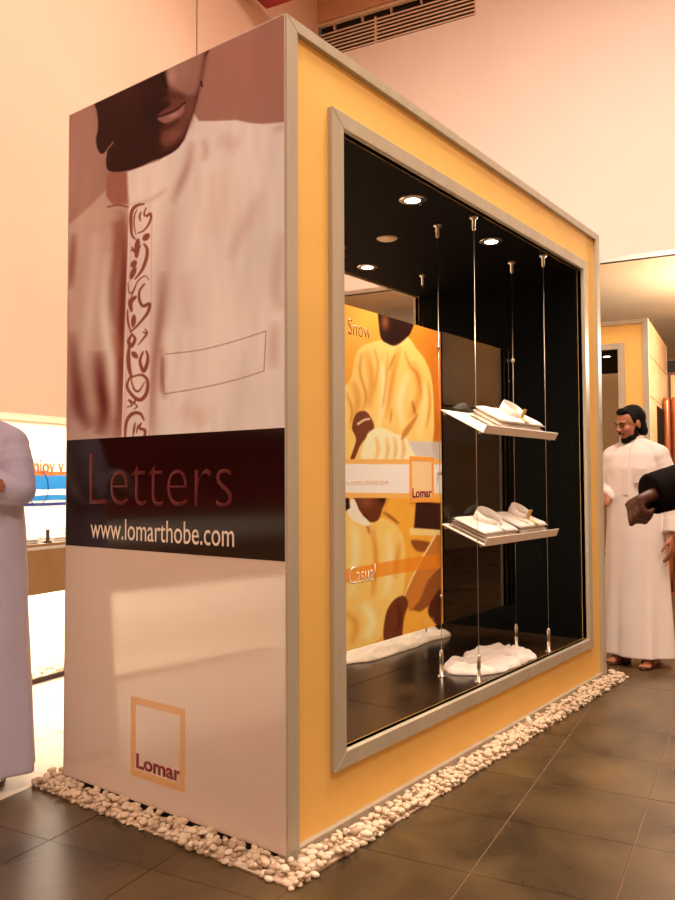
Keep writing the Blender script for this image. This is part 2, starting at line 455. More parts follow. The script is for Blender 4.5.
# ------------------------------------------------------------------ the hall: walls and ceilings
wl = tag(gbox('wall_left', (-3.2, -2.712, -7.0, 5.13, 1.65, 6.5), 'peach'), kind='structure')
boxobj('wall_panel', (-2.712, -2.70, -7.0, 3.012, 1.65, 6.5), 'peach', wl)
boxobj('wall_panel', (-2.712, -2.70, 3.030, 5.13, 1.65, 6.5), 'peach', wl)
boxobj('joint', (-2.7115, -2.709, 3.012, 3.030, 1.65, 6.5), 'dark_gap', wl)
tag(gbox('wall_niche', (-3.4, -3.16, -7.0, 5.13, 0.0, 1.65), 'niche'), kind='structure')
tag(gbox('wall_back', (-3.2, 6.5, 5.137, 5.35, 3.2, 5.745), 'white_wall'), kind='structure')
tag(gbox('wall_back_upper', (-0.96, 6.5, 5.137, 5.35, 5.745, 6.5), 'white_wall'), kind='structure')
tag(gbox('trim_1', (-2.7, -0.965, 5.10, 5.35, 6.125, 6.5), 'brown_ceiling'), kind='structure')
tag(gbox('ceiling', (-3.4, 6.5, -7.0, 5.35, 6.5, 6.6), 'brown_ceiling'), kind='structure')
tag(gbox('ceiling_low', (-3.4, 6.5, 5.30, 12.0, 3.2, 3.3), 'beige'), kind='structure')
tag(gbox('wall_far', (-3.4, 6.5, 12.0, 12.2, 0.0, 3.3), 'beige'), kind='structure')
tag(gbox('wall_left_far', (-3.4, -3.2, 5.13, 12.0, 0.0, 3.3), 'beige'), kind='structure')
tag(gbox('wall_right', (6.5, 6.7, -7.0, 12.0, 0.0, 6.6), 'beige'), kind='structure')
tag(gbox('wall_front', (-3.6, 6.7, -7.2, -7.0, 0.0, 6.6), 'white_wall'), kind='structure')

tag(gbox('reflection_board', (3.0, 3.15, 5.2, 6.32, 2.06, 3.2), 'counter'), kind='structure')  # unseen board added to give the smoked glass its grey reflection
# lamp strip under the overhang of the left wall, lighting the display niche
area_light('niche_lamp', G(-2.93, 1.9, 1.64), 0.3, 3.4, 36, (1.0, 0.9, 0.74), (0, 0, TH))
area_light('niche_counter_lamp', G(-2.95, 0.3, 0.5), 0.2, 6.4, 60, (1.0, 0.88, 0.7), (0, 0, TH))

# ventilation grille over the white bulkhead
gr = empty('ventilation_grille', G(-1.83, 5.14, 5.745), TH, 'beige louvred ventilation grille above the white upper wall', 'grille')
for a, b in ((-0.86, -0.215), (-0.195, 0.855)):
    for k in range(7):
        bm = bmesh.new(); z = 0.008 + k * 0.039
        prism(bm, [(-0.005, z), (0.03, z + 0.016), (0.03, z + 0.027), (-0.005, z + 0.017)], 'x', a, b)
        finish('slat', bm, 'louvre', gr)
boxobj('backing', (-0.865, 0.86, 0.05, 0.2, 0, 0.40), 'dark_gap', gr)
boxobj('mullion', (-0.215, -0.195, -0.006, 0.03, 0, 0.28), 'louvre', gr)
boxobj('mullion', (0.855, 0.872, -0.006, 0.03, 0, 0.39), 'louvre', gr)
boxobj('rail', (-0.865, 0.855, -0.02, 0.03, 0.345, 0.372), 'louvre', gr)
for k in range(5):
    boxobj('bracket', (-0.7 + k * 0.33, -0.69 + k * 0.33, 0.0, 0.05, 0.285, 0.345), 'louvre', gr)

# red soffit box hanging from the tall ceiling
rb = empty('ceiling_panel', G(-2.58, 3.9, 5.6), TH, 'dark red boxed panel hanging below the tall ceiling', 'ceiling panel')
boxobj('panel', (0, 0.7, -0.5, 0, 0, 0.12), 'red_panel', rb)
for px in (0.15, 0.55):
    for py in (-0.4, -0.1): boxobj('hanger', (px - .01, px + .01, py - .01, py + .01, 0.12, 0.9), 'steel', rb)

# ------------------------------------------------------------------ display niche on the left
ct = empty('display_counter', G(-2.62, 0.2), TH, 'long brown display counter in front of the bright white niche wall', 'counter')
boxobj('front', (-0.03, 0, -3.4, 3.4, 0.525, 0.835), 'counter', ct)
boxobj('top', (-0.53, 0.0, -3.4, 3.4, 0.80, 0.82), 'niche', ct)
boxobj('bottom', (-0.53, -0.03, -3.4, 3.4, 0.525, 0.545), 'niche', ct)
for y in (-3.3, 0.0, 3.3): boxobj('support', (-0.52, -0.48, y - .03, y + .03, 0, 0.525), 'niche', ct)

gp = empty('wall_graphic', G(-3.158, 1.8, 1.0), TH, 'white wall graphic with cyan and blue wave stripes and orange lettering', 'wall graphic')
def stripe(name, z0, z1, m, amp, seed, off=0.0):
    bm = bmesh.new(); n = 40
    lo = []; hi = []
    for k in range(n + 1):
        y = -1.2 + 2.4 * k / n
        w0 = amp * noise.noise((y * 4, seed, 0)); w1 = amp * noise.noise((y * 4, seed + 5, 0))
        lo.append((y, z0 + w0)); hi.append((y, z1 + w1))
    prism(bm, lo + hi[::-1], 'x', 0.0, 0.002 + off)
    finish(name, bm, m, gp)
stripe('orange_stripe', 0.272, 0.298, 'niche_orange', 0.0, 1)
stripe('cyan_stripe', 0.165, 0.272, 'cyan', 0.0, 2)
stripe('white_wave', 0.128, 0.172, 'niche', 0.02, 3, 0.001)
stripe('cyan_wave', 0.092, 0.132, 'cyan', 0.012, 4)
stripe('blue_stripe', 0.055, 0.075, 'blue', 0.004, 6)
bm = bmesh.new()
tube(bm, [(0.004, 0.01 + 0.093 * math.cos(t), 0.185 + 0.125 * math.sin(t)) for t in [2 * math.pi * k / 40 for k in range(41)]], 0.0025, 6)
finish('ring_line', bm, 'blue', gp)
lettering('lettering', 'enjoy v', (-0.087, 0.248, 0.258, 0.385), 'x', 0.0, 'niche_orange', gp, bold=0.01, thick=0.004)

dp = empty('glare_panel', G(-3.158, -1.9, 0.95), TH, 'dark red panel added in the niche to cut glare, outside the left edge', 'poster')  # out of view; added to keep niche glare off the black band
boxobj('board', (0, 0.01, -1.7, 1.7, 0, 0.68), 'wood', dp); boxobj('print', (0.01, 0.012, -1.6, 1.6, 0.05, 0.63), 'red_panel', dp)
# ------------------------------------------------------------------ display booths
BW, BL, BH = 1.206, 3.019, 2.766
WY0, WY1, WZ0, WZ1 = 0.315, 2.737, 0.277, 2.49            # window opening
def ring_panel(bm, x0, x1, o, i):
    """flat panel between outer rect o and opening i (y0,y1,z0,z1)"""
    for (a, b, c, d) in ((o[0], o[1], o[2], i[2]), (o[0], o[1], i[3], o[3]), (o[0], i[0], i[2], i[3]), (i[1], o[1], i[2], i[3])):
        box(bm, x0, x1, a, b, c, d)
def mitred(parent, name, x0, x1, o, i, m):
    oc = [(o[0], o[2]), (o[1], o[2]), (o[1], o[3]), (o[0], o[3])]
    ic = [(i[0], i[2]), (i[1], i[2]), (i[1], i[3]), (i[0], i[3])]
    for k in range(4):
        j = (k + 1) % 4
        bm = bmesh.new()
        def sh(p, c, e=0.0006):                              # hairline at each mitre
            return p
        prism(bm, [oc[k], oc[j], ic[j], ic[k]], 'x', x0, x1)
        bmesh.ops.bevel(bm, geom=bm.edges[:], offset=0.0018, segments=1, affect='EDGES')
        finish(name, bm, m, parent)
def booth(root, W, windows=True):
    L, H = BL, BH
    o = (0.0, L, 0.0, H)
    for sgn, xf in ((1, 0.0), (-1, -W)):                      # yellow side facing +x and the one facing -x
        bm = bmesh.new()
        ring_panel(bm, xf - 0.02 * sgn, xf - 0.045 * sgn, (0.02, L - 0.02, 0.01, H - 0.01), (WY0, WY1, WZ0, WZ1))
        finish('yellow_panel', bm, 'yellow', root)
        xa, xb = sorted((xf, xf - 0.045 * sgn))
        mitred(root, 'edge_trim', xa, xb, (0.0, L, 0.0, H), (0.058, L - 0.058, 0.04, H - 0.04), 'trim')
        mitred(root, 'window_frame', xa, xb, (WY0 - 0.071, WY1 + 0.06, WZ0 - 0.056, WZ1 + 0.058), (WY0, WY1, WZ0, WZ1), 'trim')
    boxobj('lining_ceiling', (-W + 0.046, -0.046, 0.05, L - 0.05, WZ1 + 0.0, H - 0.005), 'black', root)
    boxobj('lining_base', (-W + 0.046, -0.046, 0.05, L - 0.05, 0.012, WZ0 - 0.012), 'dark_core', root)
    boxobj('end_wall', (-W + 0.046, -0.046, 0.012, WY0, WZ0 - 0.012, WZ1), 'end_lining', root)
    boxobj('end_wall', (-W + 0.046, -0.046, WY1, L - 0.012, WZ0 - 0.012, WZ1), 'end_lining', root)
    xs = [-W + 0.046, -0.52, -0.046]; ys = [0.30, 0.86, 1.475, 2.09, 2.75]
    if W > 1.3: xs = [-W + 0.046, -1.12, -0.52, -0.046]
    for i in range(len(xs) - 1):
        for j in range(len(ys) - 1):
            boxobj('interior_tile', (xs[i] + .002, xs[i + 1] - .002, ys[j] + .002, ys[j + 1] - .002, WZ0 - 0.012, WZ0 - 0.004), 'black_tile', root)

b1 = empty('display_booth', (0, 0, 0), 0, 'large yellow display booth with printed white end panel and lit shop window', 'display booth')
booth(b1, BW)
ep = boxobj('end_panel', (-BW + 0.006, -0.008, -0.003, 0.012, 0.03, BH), 'gloss_white', b1)
ep['label'] = 'glossy white printed end panel'
boxobj('panel_edge', (-BW - 0.002, -BW + 0.0055, -0.002, 0.012, 0.0, BH), 'trim', b1)
boxobj('plinth', (-BW + 0.046, -0.047, 0.006, 0.05, 0.0, 0.03), 'dark_core', b1)
boxobj('end_panel', (-BW + 0.046, -0.046, BL - 0.012, BL, 0.0, BH), 'gloss_white', b1)

# --- the big portrait print
def paint_portrait(px, py):
    k = Ink(px, py, (168, 108, 90))
    k.blob((250, 60), (60, 60), (166, 98, 78), 0.6); k.blob((85, 170), (30, 60), (176, 122, 104), 0.7)
    WH = (234, 198, 178)
    # sunlit side of the robe
    k.poly([(127, 172), (160, 160), (185, 140), (193, 112), (199, 121), (215, 121), (236, 120), (250, 123), (262, 124), (285, 122), (300, 122), (300, 460), (120, 460), (118, 300), (124, 215)], WH, 1.0, smooth=False)
    # shaded side
    k.poly([(50, 245), (72, 222), (90, 206), (106, 190), (112, 176), (127, 172), (129, 230), (126, 330), (122, 470), (50, 470)], (198, 150, 128), 2.0, smooth=False)
    k.poly([(107, 174), (118, 170), (127, 172), (128, 204), (112, 204), (106, 196)], (160, 92, 72), 1.5, smooth=False)
    k.stroke([(108, 207), (118, 205), (128, 207)], 2.0, (120, 52, 40), 1.0, 0.8)
    for pts, w, c, a in (
        ([(122, 208), (124, 260), (122, 320), (120, 400), (118, 440)], 6, (116, 40, 28), 0.95),
        ([(112, 208), (118, 240), (112, 290), (116, 330)], 6, (146, 74, 54), 0.75),
        ([(96, 230), (92, 290), (84, 350), (70, 400)], 7, (222, 182, 160), 0.8),
        ([(108, 250), (104, 310), (110, 360), (112, 420)], 6, (234, 200, 180), 0.85),
        ([(74, 232), (72, 262), (70, 290)], 4, (140, 76, 54), 0.8),
        ([(86, 216), (110, 214), (118, 222)], 6, (206, 156, 130), 0.6),
        ([(70, 330), (76, 380), (80, 410), (90, 430)], 8, (120, 54, 44), 0.9),
        ([(98, 350), (101, 385), (104, 410), (100, 436)], 7, (104, 36, 28), 0.95),
        ([(66, 300), (66, 360), (66, 436)], 4, (176, 118, 96), 0.7),
        ([(114, 330), (120, 360)], 5, (176, 98, 70), 0.5),
        ([(72, 420), (82, 436)], 6, (206, 150, 134), 0.6),
        # sunlit folds
        ([(192, 140), (188, 165), (180, 185), (172, 205)], 3.2, (168, 112, 92), 0.8),
        ([(203, 138), (206, 150), (203, 162)], 2.5, (196, 142, 120), 0.7),
        ([(216, 138), (228, 142), (240, 148)], 6, (200, 150, 130), 0.55),
        ([(262, 190), (252, 212), (240, 236), (228, 262)], 5, (200, 150, 128), 0.6),
        ([(272, 132), (280, 128), (287, 125)], 2.5, (196, 146, 124), 0.7),
        ([(176, 200), (168, 250), (164, 300), (160, 330)], 7, (196, 144, 122), 0.6),
        ([(164, 270), (161, 310), (156, 350), (152, 400), (153, 440)], 3.6, (136, 70, 52), 0.85),
        ([(160, 345), (163, 362), (162, 385), (166, 400)], 2.6, (158, 92, 72), 0.7),
        ([(184, 270), (186, 300), (190, 330)], 6, (204, 154, 132), 0.5),
        ([(282, 230), (276, 290), (284, 310)], 5, (190, 138, 116), 0.6),
        ([(276, 320), (274, 345), (273, 370)], 4, (184, 132, 110), 0.65),
        ([(180, 404), (196, 416), (208, 424)], 7, (204, 152, 132), 0.6),
        ([(210, 170), (220, 200), (214, 240)], 12, (218, 172, 148), 0.5),
        ([(250, 270), (245, 300), (240, 330)], 14, (232, 192, 170), 0.6)):
        k.fold(pts, w * (1.0 if max(q[0] for q in pts) < 130 else 1.5), c, a * (1.0 if max(q[0] for q in pts) < 130 else 0.7))
    # collar band
    k.stroke([(127, 172), (128, 190), (130, 206)], 1.2, (200, 150, 130), 0.6, 0.8)
    k.fold([(130, 205), (150, 200), (168, 188)], 2.5, (200, 150, 128), 0.5)
    # embroidered placket
    k.poly([(129, 208), (152, 204), (152, 300), (149, 440), (122, 442), (124, 340)], (230, 186, 168), 0.8, 0.7, smooth=False)
    k.stroke([(130, 206), (127, 300), (124, 380), (122, 440)], 1.2, (240, 205, 186), 0.5, 0.9)
    k.stroke([(152, 214), (151, 300), (150, 400), (149, 438)], 0.8, (198, 144, 122), 0.4, 0.6)
    TH_ = (138, 68, 50)
    for pts, w in (
        ([(144, 204), (138, 205), (133, 209), (131, 216), (131, 226), (132, 235), (135, 239)], 2.8), ([(137, 209), (134.5, 216), (134, 225), (136, 235)], 1.2),
        ([(141, 212), (139.5, 217), (140.5, 221)], 1.6), ([(146, 208), (144, 214), (147, 216), (150, 213.5), (151, 218), (148, 225.5), (143, 231), (138, 233)], 1.9),
        ([(144.5, 239), (148, 235)], 5.0), ([(138, 240), (137, 248), (136.5, 257)], 4.6), ([(131, 250), (135, 250.5), (141, 246)], 1.6), ([(132, 247), (134, 252)], 1.6),
        ([(144, 244), (147, 249), (146.5, 258), (142, 270), (135, 279)], 2.9), ([(135, 262), (132.5, 266)], 4.8), ([(135, 268), (131, 278)], 4.4),
        ([(128, 283), (129, 292), (132.5, 292), (138, 281), (145, 276), (149, 280)], 1.2), ([(136, 286), (133, 293), (131, 297)], 1.0),
        ([(144.5, 284), (139.5, 291), (139.5, 300), (143, 306), (149.5, 304), (148, 312), (143, 319), (136, 327), (130, 332)], 2.6),
        ([(135.5, 297), (130.5, 302), (131.5, 311)], 4.0), ([(134, 316), (133, 326)], 4.2), ([(127.5, 310), (128, 322), (131.5, 333)], 1.9),
        ([(132, 334), (128.7, 341), (131.5, 346), (135, 339), (132, 334)], 3.0), ([(145, 329), (147, 333), (143, 339), (138, 345)], 1.7), ([(143, 332), (147, 334)], 1.5),
        ([(129.5, 345), (128.4, 358), (129.5, 370), (132, 378)], 3.4), ([(133, 353), (136.5, 357)], 4.4),
        ([(143, 352), (140, 361), (143.5, 371), (147, 364), (147.8, 356), (146, 351)], 3.0),
        ([(130, 377), (127, 386), (132, 395), (140, 400), (146.5, 393), (147.5, 381), (142, 375), (133, 376.5)], 3.0), ([(131, 379), (134, 389), (139, 391), (144.5, 382)], 1.7),
        ([(127, 407), (132, 405), (129, 400), (137, 406), (134, 409)], 1.5), ([(136, 398), (134, 404)], 1.6),
        ([(125, 437), (126.5, 422), (132, 414), (140, 413.5), (144, 420)], 3.0), ([(135, 423), (133, 436)], 1.9), ([(141, 423), (139.5, 428), (144.5, 430), (145, 434), (143, 438)], 2.4), ([(138, 425), (136.5, 433)], 1.4)):
        k.brush(pts, w, TH_, 0.85)
    # chest pocket stitching
    for pts in ([(163, 357), (164, 394)], [(164, 394), (200, 388), (235, 380), (264, 371)], [(264, 371), (266, 331)], [(266, 331), (235, 341), (200, 350), (166, 354)]):
        k.stroke(pts, 0.9, (150, 88, 70), 0.45, 0.9)
    k.fold([(161, 355), (162, 394)], 1.6, (140, 84, 66), 0.6)
    # face in shadow
    k.poly([(94, 100), (97, 112), (98, 128), (96, 140), (98, 150), (102, 154), (107, 151), (106, 162), (108, 170), (116, 172), (130, 170), (142, 166), (152, 161), (164, 157), (176, 150), (183, 141), (189, 126), (195, 108), (199, 92), (202, 76), (205, 60), (207, 40), (150, 40), (100, 80)], (46, 12, 9), 1.0)
    k.blob((130, 96), (16, 16), (70, 24, 20), 0.6); k.blob((142, 118), (8, 14), (58, 18, 14), 0.5)
    k.poly([(166, 60), (205, 40), (203, 76), (198, 96), (192, 116), (186, 132), (176, 144), (166, 148), (160, 140), (163, 128), (168, 118), (170, 104), (166, 90), (166, 76)], (112, 58, 46), 4.0, 0.95)
    k.poly([(168, 66), (192, 52), (203, 50), (200, 74), (196, 92), (188, 96), (180, 92), (172, 86)], (158, 104, 86), 4.0, 0.9)
    k.blob((172, 76), (6, 11), (188, 132, 112), 0.85); k.blob((184, 70), (8, 12), (172, 118, 98), 0.6)
    k.blob((199, 66), (4, 16), (150, 98, 80), 0.5); k.blob((190, 108), (5, 14), (126, 70, 56), 0.6)
    k.fold([(164, 60), (163, 76), (166, 90), (164, 98)], 2.6, (24, 6, 6), 0.95)
    k.blob((150, 112), (12, 12), (34, 8, 8), 0.7)
    k.blob((170, 91), (5, 3), (104, 54, 42), 0.8); k.blob((166, 94), (4, 3), (36, 10, 9), 0.9)
    k.fold([(160, 102), (170, 97), (178, 96), (187, 98)], 3.2, (84, 38, 30), 0.85)                      # moustache
    k.poly([(157, 117), (163, 110), (171, 106), (177, 103), (185, 100), (182, 107), (175, 111), (165, 115)], (106, 54, 44), 1.0)
    k.poly([(157, 118), (166, 115), (176, 111), (184, 104), (183, 113), (174, 120), (164, 123)], (150, 90, 76), 1.2)
    k.blob((174, 115), (6, 2.5), (190, 132, 118), 0.7, -0.4)
    k.stroke([(155, 118), (165, 114.5), (175, 110.5), (185, 102.5)], 1.6, (38, 10, 10), 0.8, 0.95)
    k.fold([(158, 128), (168, 127), (180, 119)], 2.6, (66, 26, 20), 0.85)
    k.blob((174, 135), (7, 5), (138, 76, 58), 0.75, -0.6); k.fold([(156, 150), (170, 148), (182, 138)], 3.0, (78, 32, 24), 0.6)
    k.stroke([(107, 150), (111, 145), (113, 142)], 1.4, (170, 100, 78), 0.8, 0.9)
    k.stroke([(201, 82), (202, 86)], 2.0, (50, 16, 14), 0.7)
    k.grain(0.022, 0.16, 0.05, 3); k.grain(0.012, 0.5, 0.08, 8)
    return k.c
picture_mesh('portrait_print', 'y', -0.0042, -BW + 0.007, -0.009, 1.394, BH - 0.004, 0.003, paint_portrait, (222, 190, 170), 'print', ep)
boxobj('black_band', (-BW + 0.007, -0.009, -0.0044, 0.002, 0.962, 1.394), 'band_black', ep)
lettering('title_lettering', 'Letters', (-1.041, -0.245, 1.132, 1.334), 'y', -0.0044, 'red_ink', ep, bold=-0.018, thick=0.0003)
lettering('address_lettering', 'www.lomarthobe.com', (-1.033, -0.236, 0.998, 1.078), 'y', -0.0044, 'white_ink', ep, thick=0.0003)
def logo_frame(name, plane, off, a0, a1, z0, z1, w, m, parent, t=0.0012):
    bm = bmesh.new()
    for (p, q, r, s) in ((a0, a1, z0, z0 + w), (a0, a1, z1 - w, z1), (a0, a0 + w, z0 + w, z1 - w), (a1 - w, a1, z0 + w, z1 - w)):
        if plane == 'y': box(bm, p, q, off - t, off, r, s)
        else: box(bm, off, off + t, p, q, r, s)
    return finish(name, bm, m, parent)
logo_frame('logo_frame', 'y', -0.003, -0.778, -0.478, 0.122, 0.415, 0.027, 'tan_ink', ep)
lettering('logo_lettering', 'Lomar', (-0.745, -0.498, 0.153, 0.208), 'y', -0.003, 'logo_red', ep, bold=0.035, thick=0.0003)

# ------------------------------------------------------------------ second booth at the back
b2 = empty('display_booth', G(0.471 - BL, 5.874), TH - math.pi / 2, 'yellow display booth in the background, behind the bearded man', 'display booth')
booth(b2, 1.85)
def b2_side():
    zs = [0.0, 0.55, 1.1, 1.55, 2.02, 2.42, BH]
    for i in range(len(zs) - 1):
        for (xa, xb) in ((-0.93, -0.05), (-1.80, -0.935)):
            boxobj('side_panel', (xa + .003, xb - .003, BL - 0.012, BL, zs[i] + .004, zs[i + 1] - .004), 'side_panel', b2)
    boxobj('side_core', (-1.803, -0.047, BL - 0.013, BL - 0.008, 0.0, BH - 0.01), 'dark_core', b2)
    boxobj('side_window', (-1.6, -0.62, BL - 0.008, BL + 0.001, 0.6, 1.98), 'black', b2)
b2_side()
#SECTION4
# ------------------------------------------------------------------ lamps in the booth ceilings
ZC = WZ1
def downlight(loc, label, lit=True, power=38, group='booth ceiling downlights'):
    o = empty('downlight' if lit else 'ceiling_speaker', loc, 0, label, 'downlight' if lit else 'speaker', group if lit else None)
    if lit:
        bm = bmesh.new(); lathe(bm, [(0.034, -0.004), (0.056, -0.004), (0.062, -0.001), (0.062, 0.0), (0.034, 0.0)], seg=28); finish('trim_ring', bm, 'steel', o, True)
        for s in (-1, 1): boxobj('spring_clip', (-0.006, 0.006, s * 0.066 - 0.008, s * 0.066 + 0.008, -0.004, -0.0005), 'steel', o)
        bm = bmesh.new(); lathe(bm, [(0.004, -0.007), (0.030, -0.006), (0.036, -0.0035), (0.036, -0.001)], seg=24); finish('lamp', bm, 'lamp_glow', o, True)
        l = bpy.data.lights.new('downlight_beam', 'SPOT'); l.energy = power; l.color = (1.0, 0.82, 0.58); l.spot_size = math.radians(110); l.spot_blend = 0.8; l.shadow_soft_size = 0.03
        lo = bpy.data.objects.new('downlight_beam', l); COL.objects.link(lo); lo.parent = o; lo.location = (0, 0, -0.02)
    else:
        bm = bmesh.new(); lathe(bm, [(0.05, -0.003), (0.056, 0.0)], seg=28); finish('rim', bm, 'lamp_off', o, True)
        bm = bmesh.new(); lathe(bm, [(0.02, -0.008), (0.045, -0.006), (0.05, -0.003)], seg=28); finish('grille', bm, 'lamp_off', o, True)
    return o
downlight((-0.19, 1.09, ZC), 'lit downlight in the black booth ceiling, nearest the poster', power=85)
downlight((-0.19, 1.88, ZC), 'lit downlight in the black booth ceiling, above the shelves', power=42)
downlight((-1.0, 1.89, ZC), 'lit downlight in the black booth ceiling, farthest back', power=22)
downlight((-0.6, 1.50, ZC), 'round unlit cream speaker disc in the black booth ceiling', lit=False)
d2 = downlight(G(0.02, 6.3, ZC), 'lit downlight inside the yellow booth at the back', power=20)

# ------------------------------------------------------------------ suspension cables
def cable(x, y, label, clips=()):
    z0 = WZ0 - 0.004
    o = empty('suspension_cable', (x, y, z0), 0, label, 'cable', 'steel suspension cables in the booth')
    bm = bmesh.new(); tube(bm, [(0, 0, 0.1), (0, 0, ZC - z0 - 0.05)], 0.0015, 8, ref=(1, 0, 0)); finish('wire', bm, 'steel', o, True)
    bm = bmesh.new(); lathe(bm, [(0.019, 0.0), (0.019, 0.004), (0.009, 0.008), (0.009, 0.055), (0.0075, 0.057), (0.0075, 0.061), (0.009, 0.063), (0.009, 0.12), (0.004, 0.128)], seg=16); finish('floor_mount', bm, 'steel', o, True)
    h = ZC - z0
    bm = bmesh.new(); lathe(bm, [(0.004, h - 0.07), (0.009, h - 0.066), (0.009, h - 0.018), (0.021, h - 0.012), (0.021, h)], seg=16); finish('ceiling_mount', bm, 'steel', o, True)
    for z in clips:
        bm = bmesh.new(); lathe(bm, [(0.004, z - z0 - 0.011), (0.010, z - z0 - 0.008), (0.010, z - z0 + 0.008), (0.004, z - z0 + 0.011)], seg=14); finish('clip', bm, 'steel', o, True)
cable(-0.272, 1.455, 'steel cable along the right edge of the hanging poster', (1.874, 1.258, 0.657))
cable(-0.075, 1.46, 'front steel cable nearest the camera, at the left shelf ends', ())
cable(-0.272, 2.31, 'back steel cable with one clip high up, right of the poster', (1.912,))
cable(-0.072, 2.29, 'rightmost steel cable at the right shelf ends')
cable(-0.83, 2.24, 'steel cable farthest back, partly hidden behind the poster')
cable(-0.86, 1.46, 'steel cable behind the hanging poster')

# ------------------------------------------------------------------ hanging poster and smoked glass
po = empty('hanging_poster', (-0.29, 0.62, 0.52), 0, 'orange hanging poster of two men in robes with a white logo band', 'poster')
def paint_poster(px, py):
    k = Ink(px, py, (244, 156, 42))
    k.blob((425, 340), (40, 30), (214, 120, 26), 0.8); k.blob((350, 330), (30, 30), (250, 178, 70), 0.7)
    k.blob((437, 400), (14, 70), (190, 92, 20), 0.8)
    YW = (252, 196, 92); YD = (214, 130, 34); BR = (110, 52, 18)
    # upper man
    k.poly([(336, 400), (350, 380), (356, 355), (364, 345), (380, 340), (384, 336), (406, 336), (416, 348), (426, 362), (432, 382), (434, 420), (432, 446), (425, 462), (336, 464)], YW, 1.0)
    for pts, w, c, a in (([(366, 350), (372, 380), (368, 410)], 4, YD, 0.6), ([(400, 345), (392, 380), (386, 420)], 3, YD, 0.7), ([(352, 380), (358, 400), (352, 430)], 4, YD, 0.6),
        ([(412, 360), (420, 390), (410, 420)], 4, YD, 0.7), ([(380, 360), (384, 390), (378, 430)], 3.5, (255, 224, 140), 0.8), ([(424, 380), (424, 410), (418, 440)], 4, (255, 214, 120), 0.7),
        ([(408, 372), (400, 400), (404, 430)], 4, (255, 222, 140), 0.7), ([(396, 352), (388, 372)], 1.4, (180, 100, 24), 0.6)):
        k.fold(pts, w, c, a)
    k.poly([(379, 326), (378, 310), (384, 308), (412, 318), (411, 332), (404, 340), (396, 346), (386, 343), (381, 338)], (40, 14, 8), 1.0)
    for pts, w, c, a in (([(362, 352), (360, 372), (366, 396), (362, 412)], 1.6, (196, 112, 26), 0.6), ([(374, 348), (378, 366), (374, 392)], 1.5, (206, 124, 34), 0.55), ([(388, 352), (386, 384), (382, 410)], 1.4, (200, 116, 28), 0.5),
        ([(404, 350), (410, 366), (418, 376), (422, 400)], 1.5, (196, 110, 26), 0.6), ([(428, 380), (430, 404), (426, 430)], 1.5, (196, 110, 26), 0.6), ([(346, 392), (352, 410), (350, 424)], 1.5, (200, 116, 28), 0.6), ([(392, 408), (390, 424)], 1.2, (190, 104, 24), 0.6), ([(412, 400), (416, 416)], 1.6, (150, 76, 18), 0.6)):
        k.fold(pts, w, c, a)
    k.blob((385, 322), (4, 8), (150, 82, 34), 0.8); k.blob((402, 316), (10, 6), (26, 10, 8), 0.8)
    k.fold([(384, 343), (392, 348), (404, 342)], 1.6, (250, 200, 100), 0.8)
    # forearm, cuff and watch
    k.poly([(352, 428), (356, 414), (365, 411), (371, 418), (374, 428), (366, 438), (360, 446), (354, 460), (350, 460), (356, 440)], (120, 58, 24), 0.8)
    k.stroke([(358, 424), (364, 420), (369, 419)], 2.2, (230, 190, 130), 0.7)
    k.poly([(366, 438), (372, 430), (382, 428), (396, 434), (408, 440), (414, 462), (364, 462)], (255, 226, 150), 1.2)
    for x in (376, 386, 394, 402): k.fold([(x, 436), (x + 2, 450), (x - 1, 462)], 2, (220, 150, 60), 0.6)
    k.poly([(408, 441), (442, 442), (442, 462), (418, 462)], (206, 190, 160), 1.4, 0.85, smooth=False)
    k.poly([(418, 414), (412, 428), (402, 440), (404, 430)], (180, 100, 30), 1.5, 0.7)
    # lower man
    k.poly([(330, 496), (445, 496), (445, 640), (330, 660)], (244, 166, 48), 0.8, smooth=False)
    k.poly([(336, 512), (354, 498), (358, 508), (368, 520), (384, 518), (400, 530), (405, 550), (404, 590), (396, 625), (336, 650)], (250, 196, 88), 1.0)
    for pts, w, c, a in (([(352, 520), (356, 550), (350, 600)], 5, (255, 222, 138), 0.8), ([(372, 524), (376, 560), (372, 600)], 3, YD, 0.7), ([(388, 530), (390, 570), (384, 600)], 5, (255, 222, 140), 0.7),
        ([(344, 610), (356, 625), (350, 645)], 4, YD, 0.6), ([(362, 602), (372, 620), (366, 640)], 5, (255, 228, 150), 0.8), ([(400, 540), (394, 580)], 3, YD, 0.6), ([(366, 520), (370, 535)], 1.5, (150, 80, 20), 0.7)):
        k.fold(pts, w, c, a)
    k.poly([(355, 496), (384, 496), (382, 510), (378, 520), (370, 522), (362, 514), (357, 506)], (108, 50, 20), 0.9)
    k.blob((366, 502), (7, 6), (150, 84, 40), 0.7); k.blob((382, 498), (4, 5), (40, 16, 10), 0.8)
    k.fold([(383, 512), (392, 518), (399, 524)], 1.4, (120, 60, 20), 0.8)
    k.poly([(348, 506), (354, 499), (360, 512), (369, 522), (368, 526), (356, 522), (349, 516)], (255, 232, 170), 0.8)
    for (x, y) in ((364, 515), (367, 517)): k.blob((x, y), (1.2, 1.2), (60, 30, 16), 0.9)
    k.poly([(344, 496), (349, 496), (350, 508), (344, 512)], (50, 22, 12), 1.0, smooth=False)
    k.poly([(416, 502), (441, 503), (441, 530), (414, 528)], (60, 24, 12), 1.0, smooth=False)
    k.poly([(409, 528), (440, 530), (440, 536), (410, 535)], (252, 206, 110), 1.0, smooth=False)
    k.poly([(412, 540), (432, 543), (430, 550), (420, 552), (414, 548)], (150, 78, 26), 1.5)
    # chair arm and hands
    k.poly([(402, 596), (412, 578), (436, 534), (441, 536), (441, 560), (424, 600), (410, 612)], (206, 120, 40), 0.8, smooth=False)
    k.stroke([(404, 596), (418, 566), (438, 531)], 1.6, (255, 206, 120), 0.6)
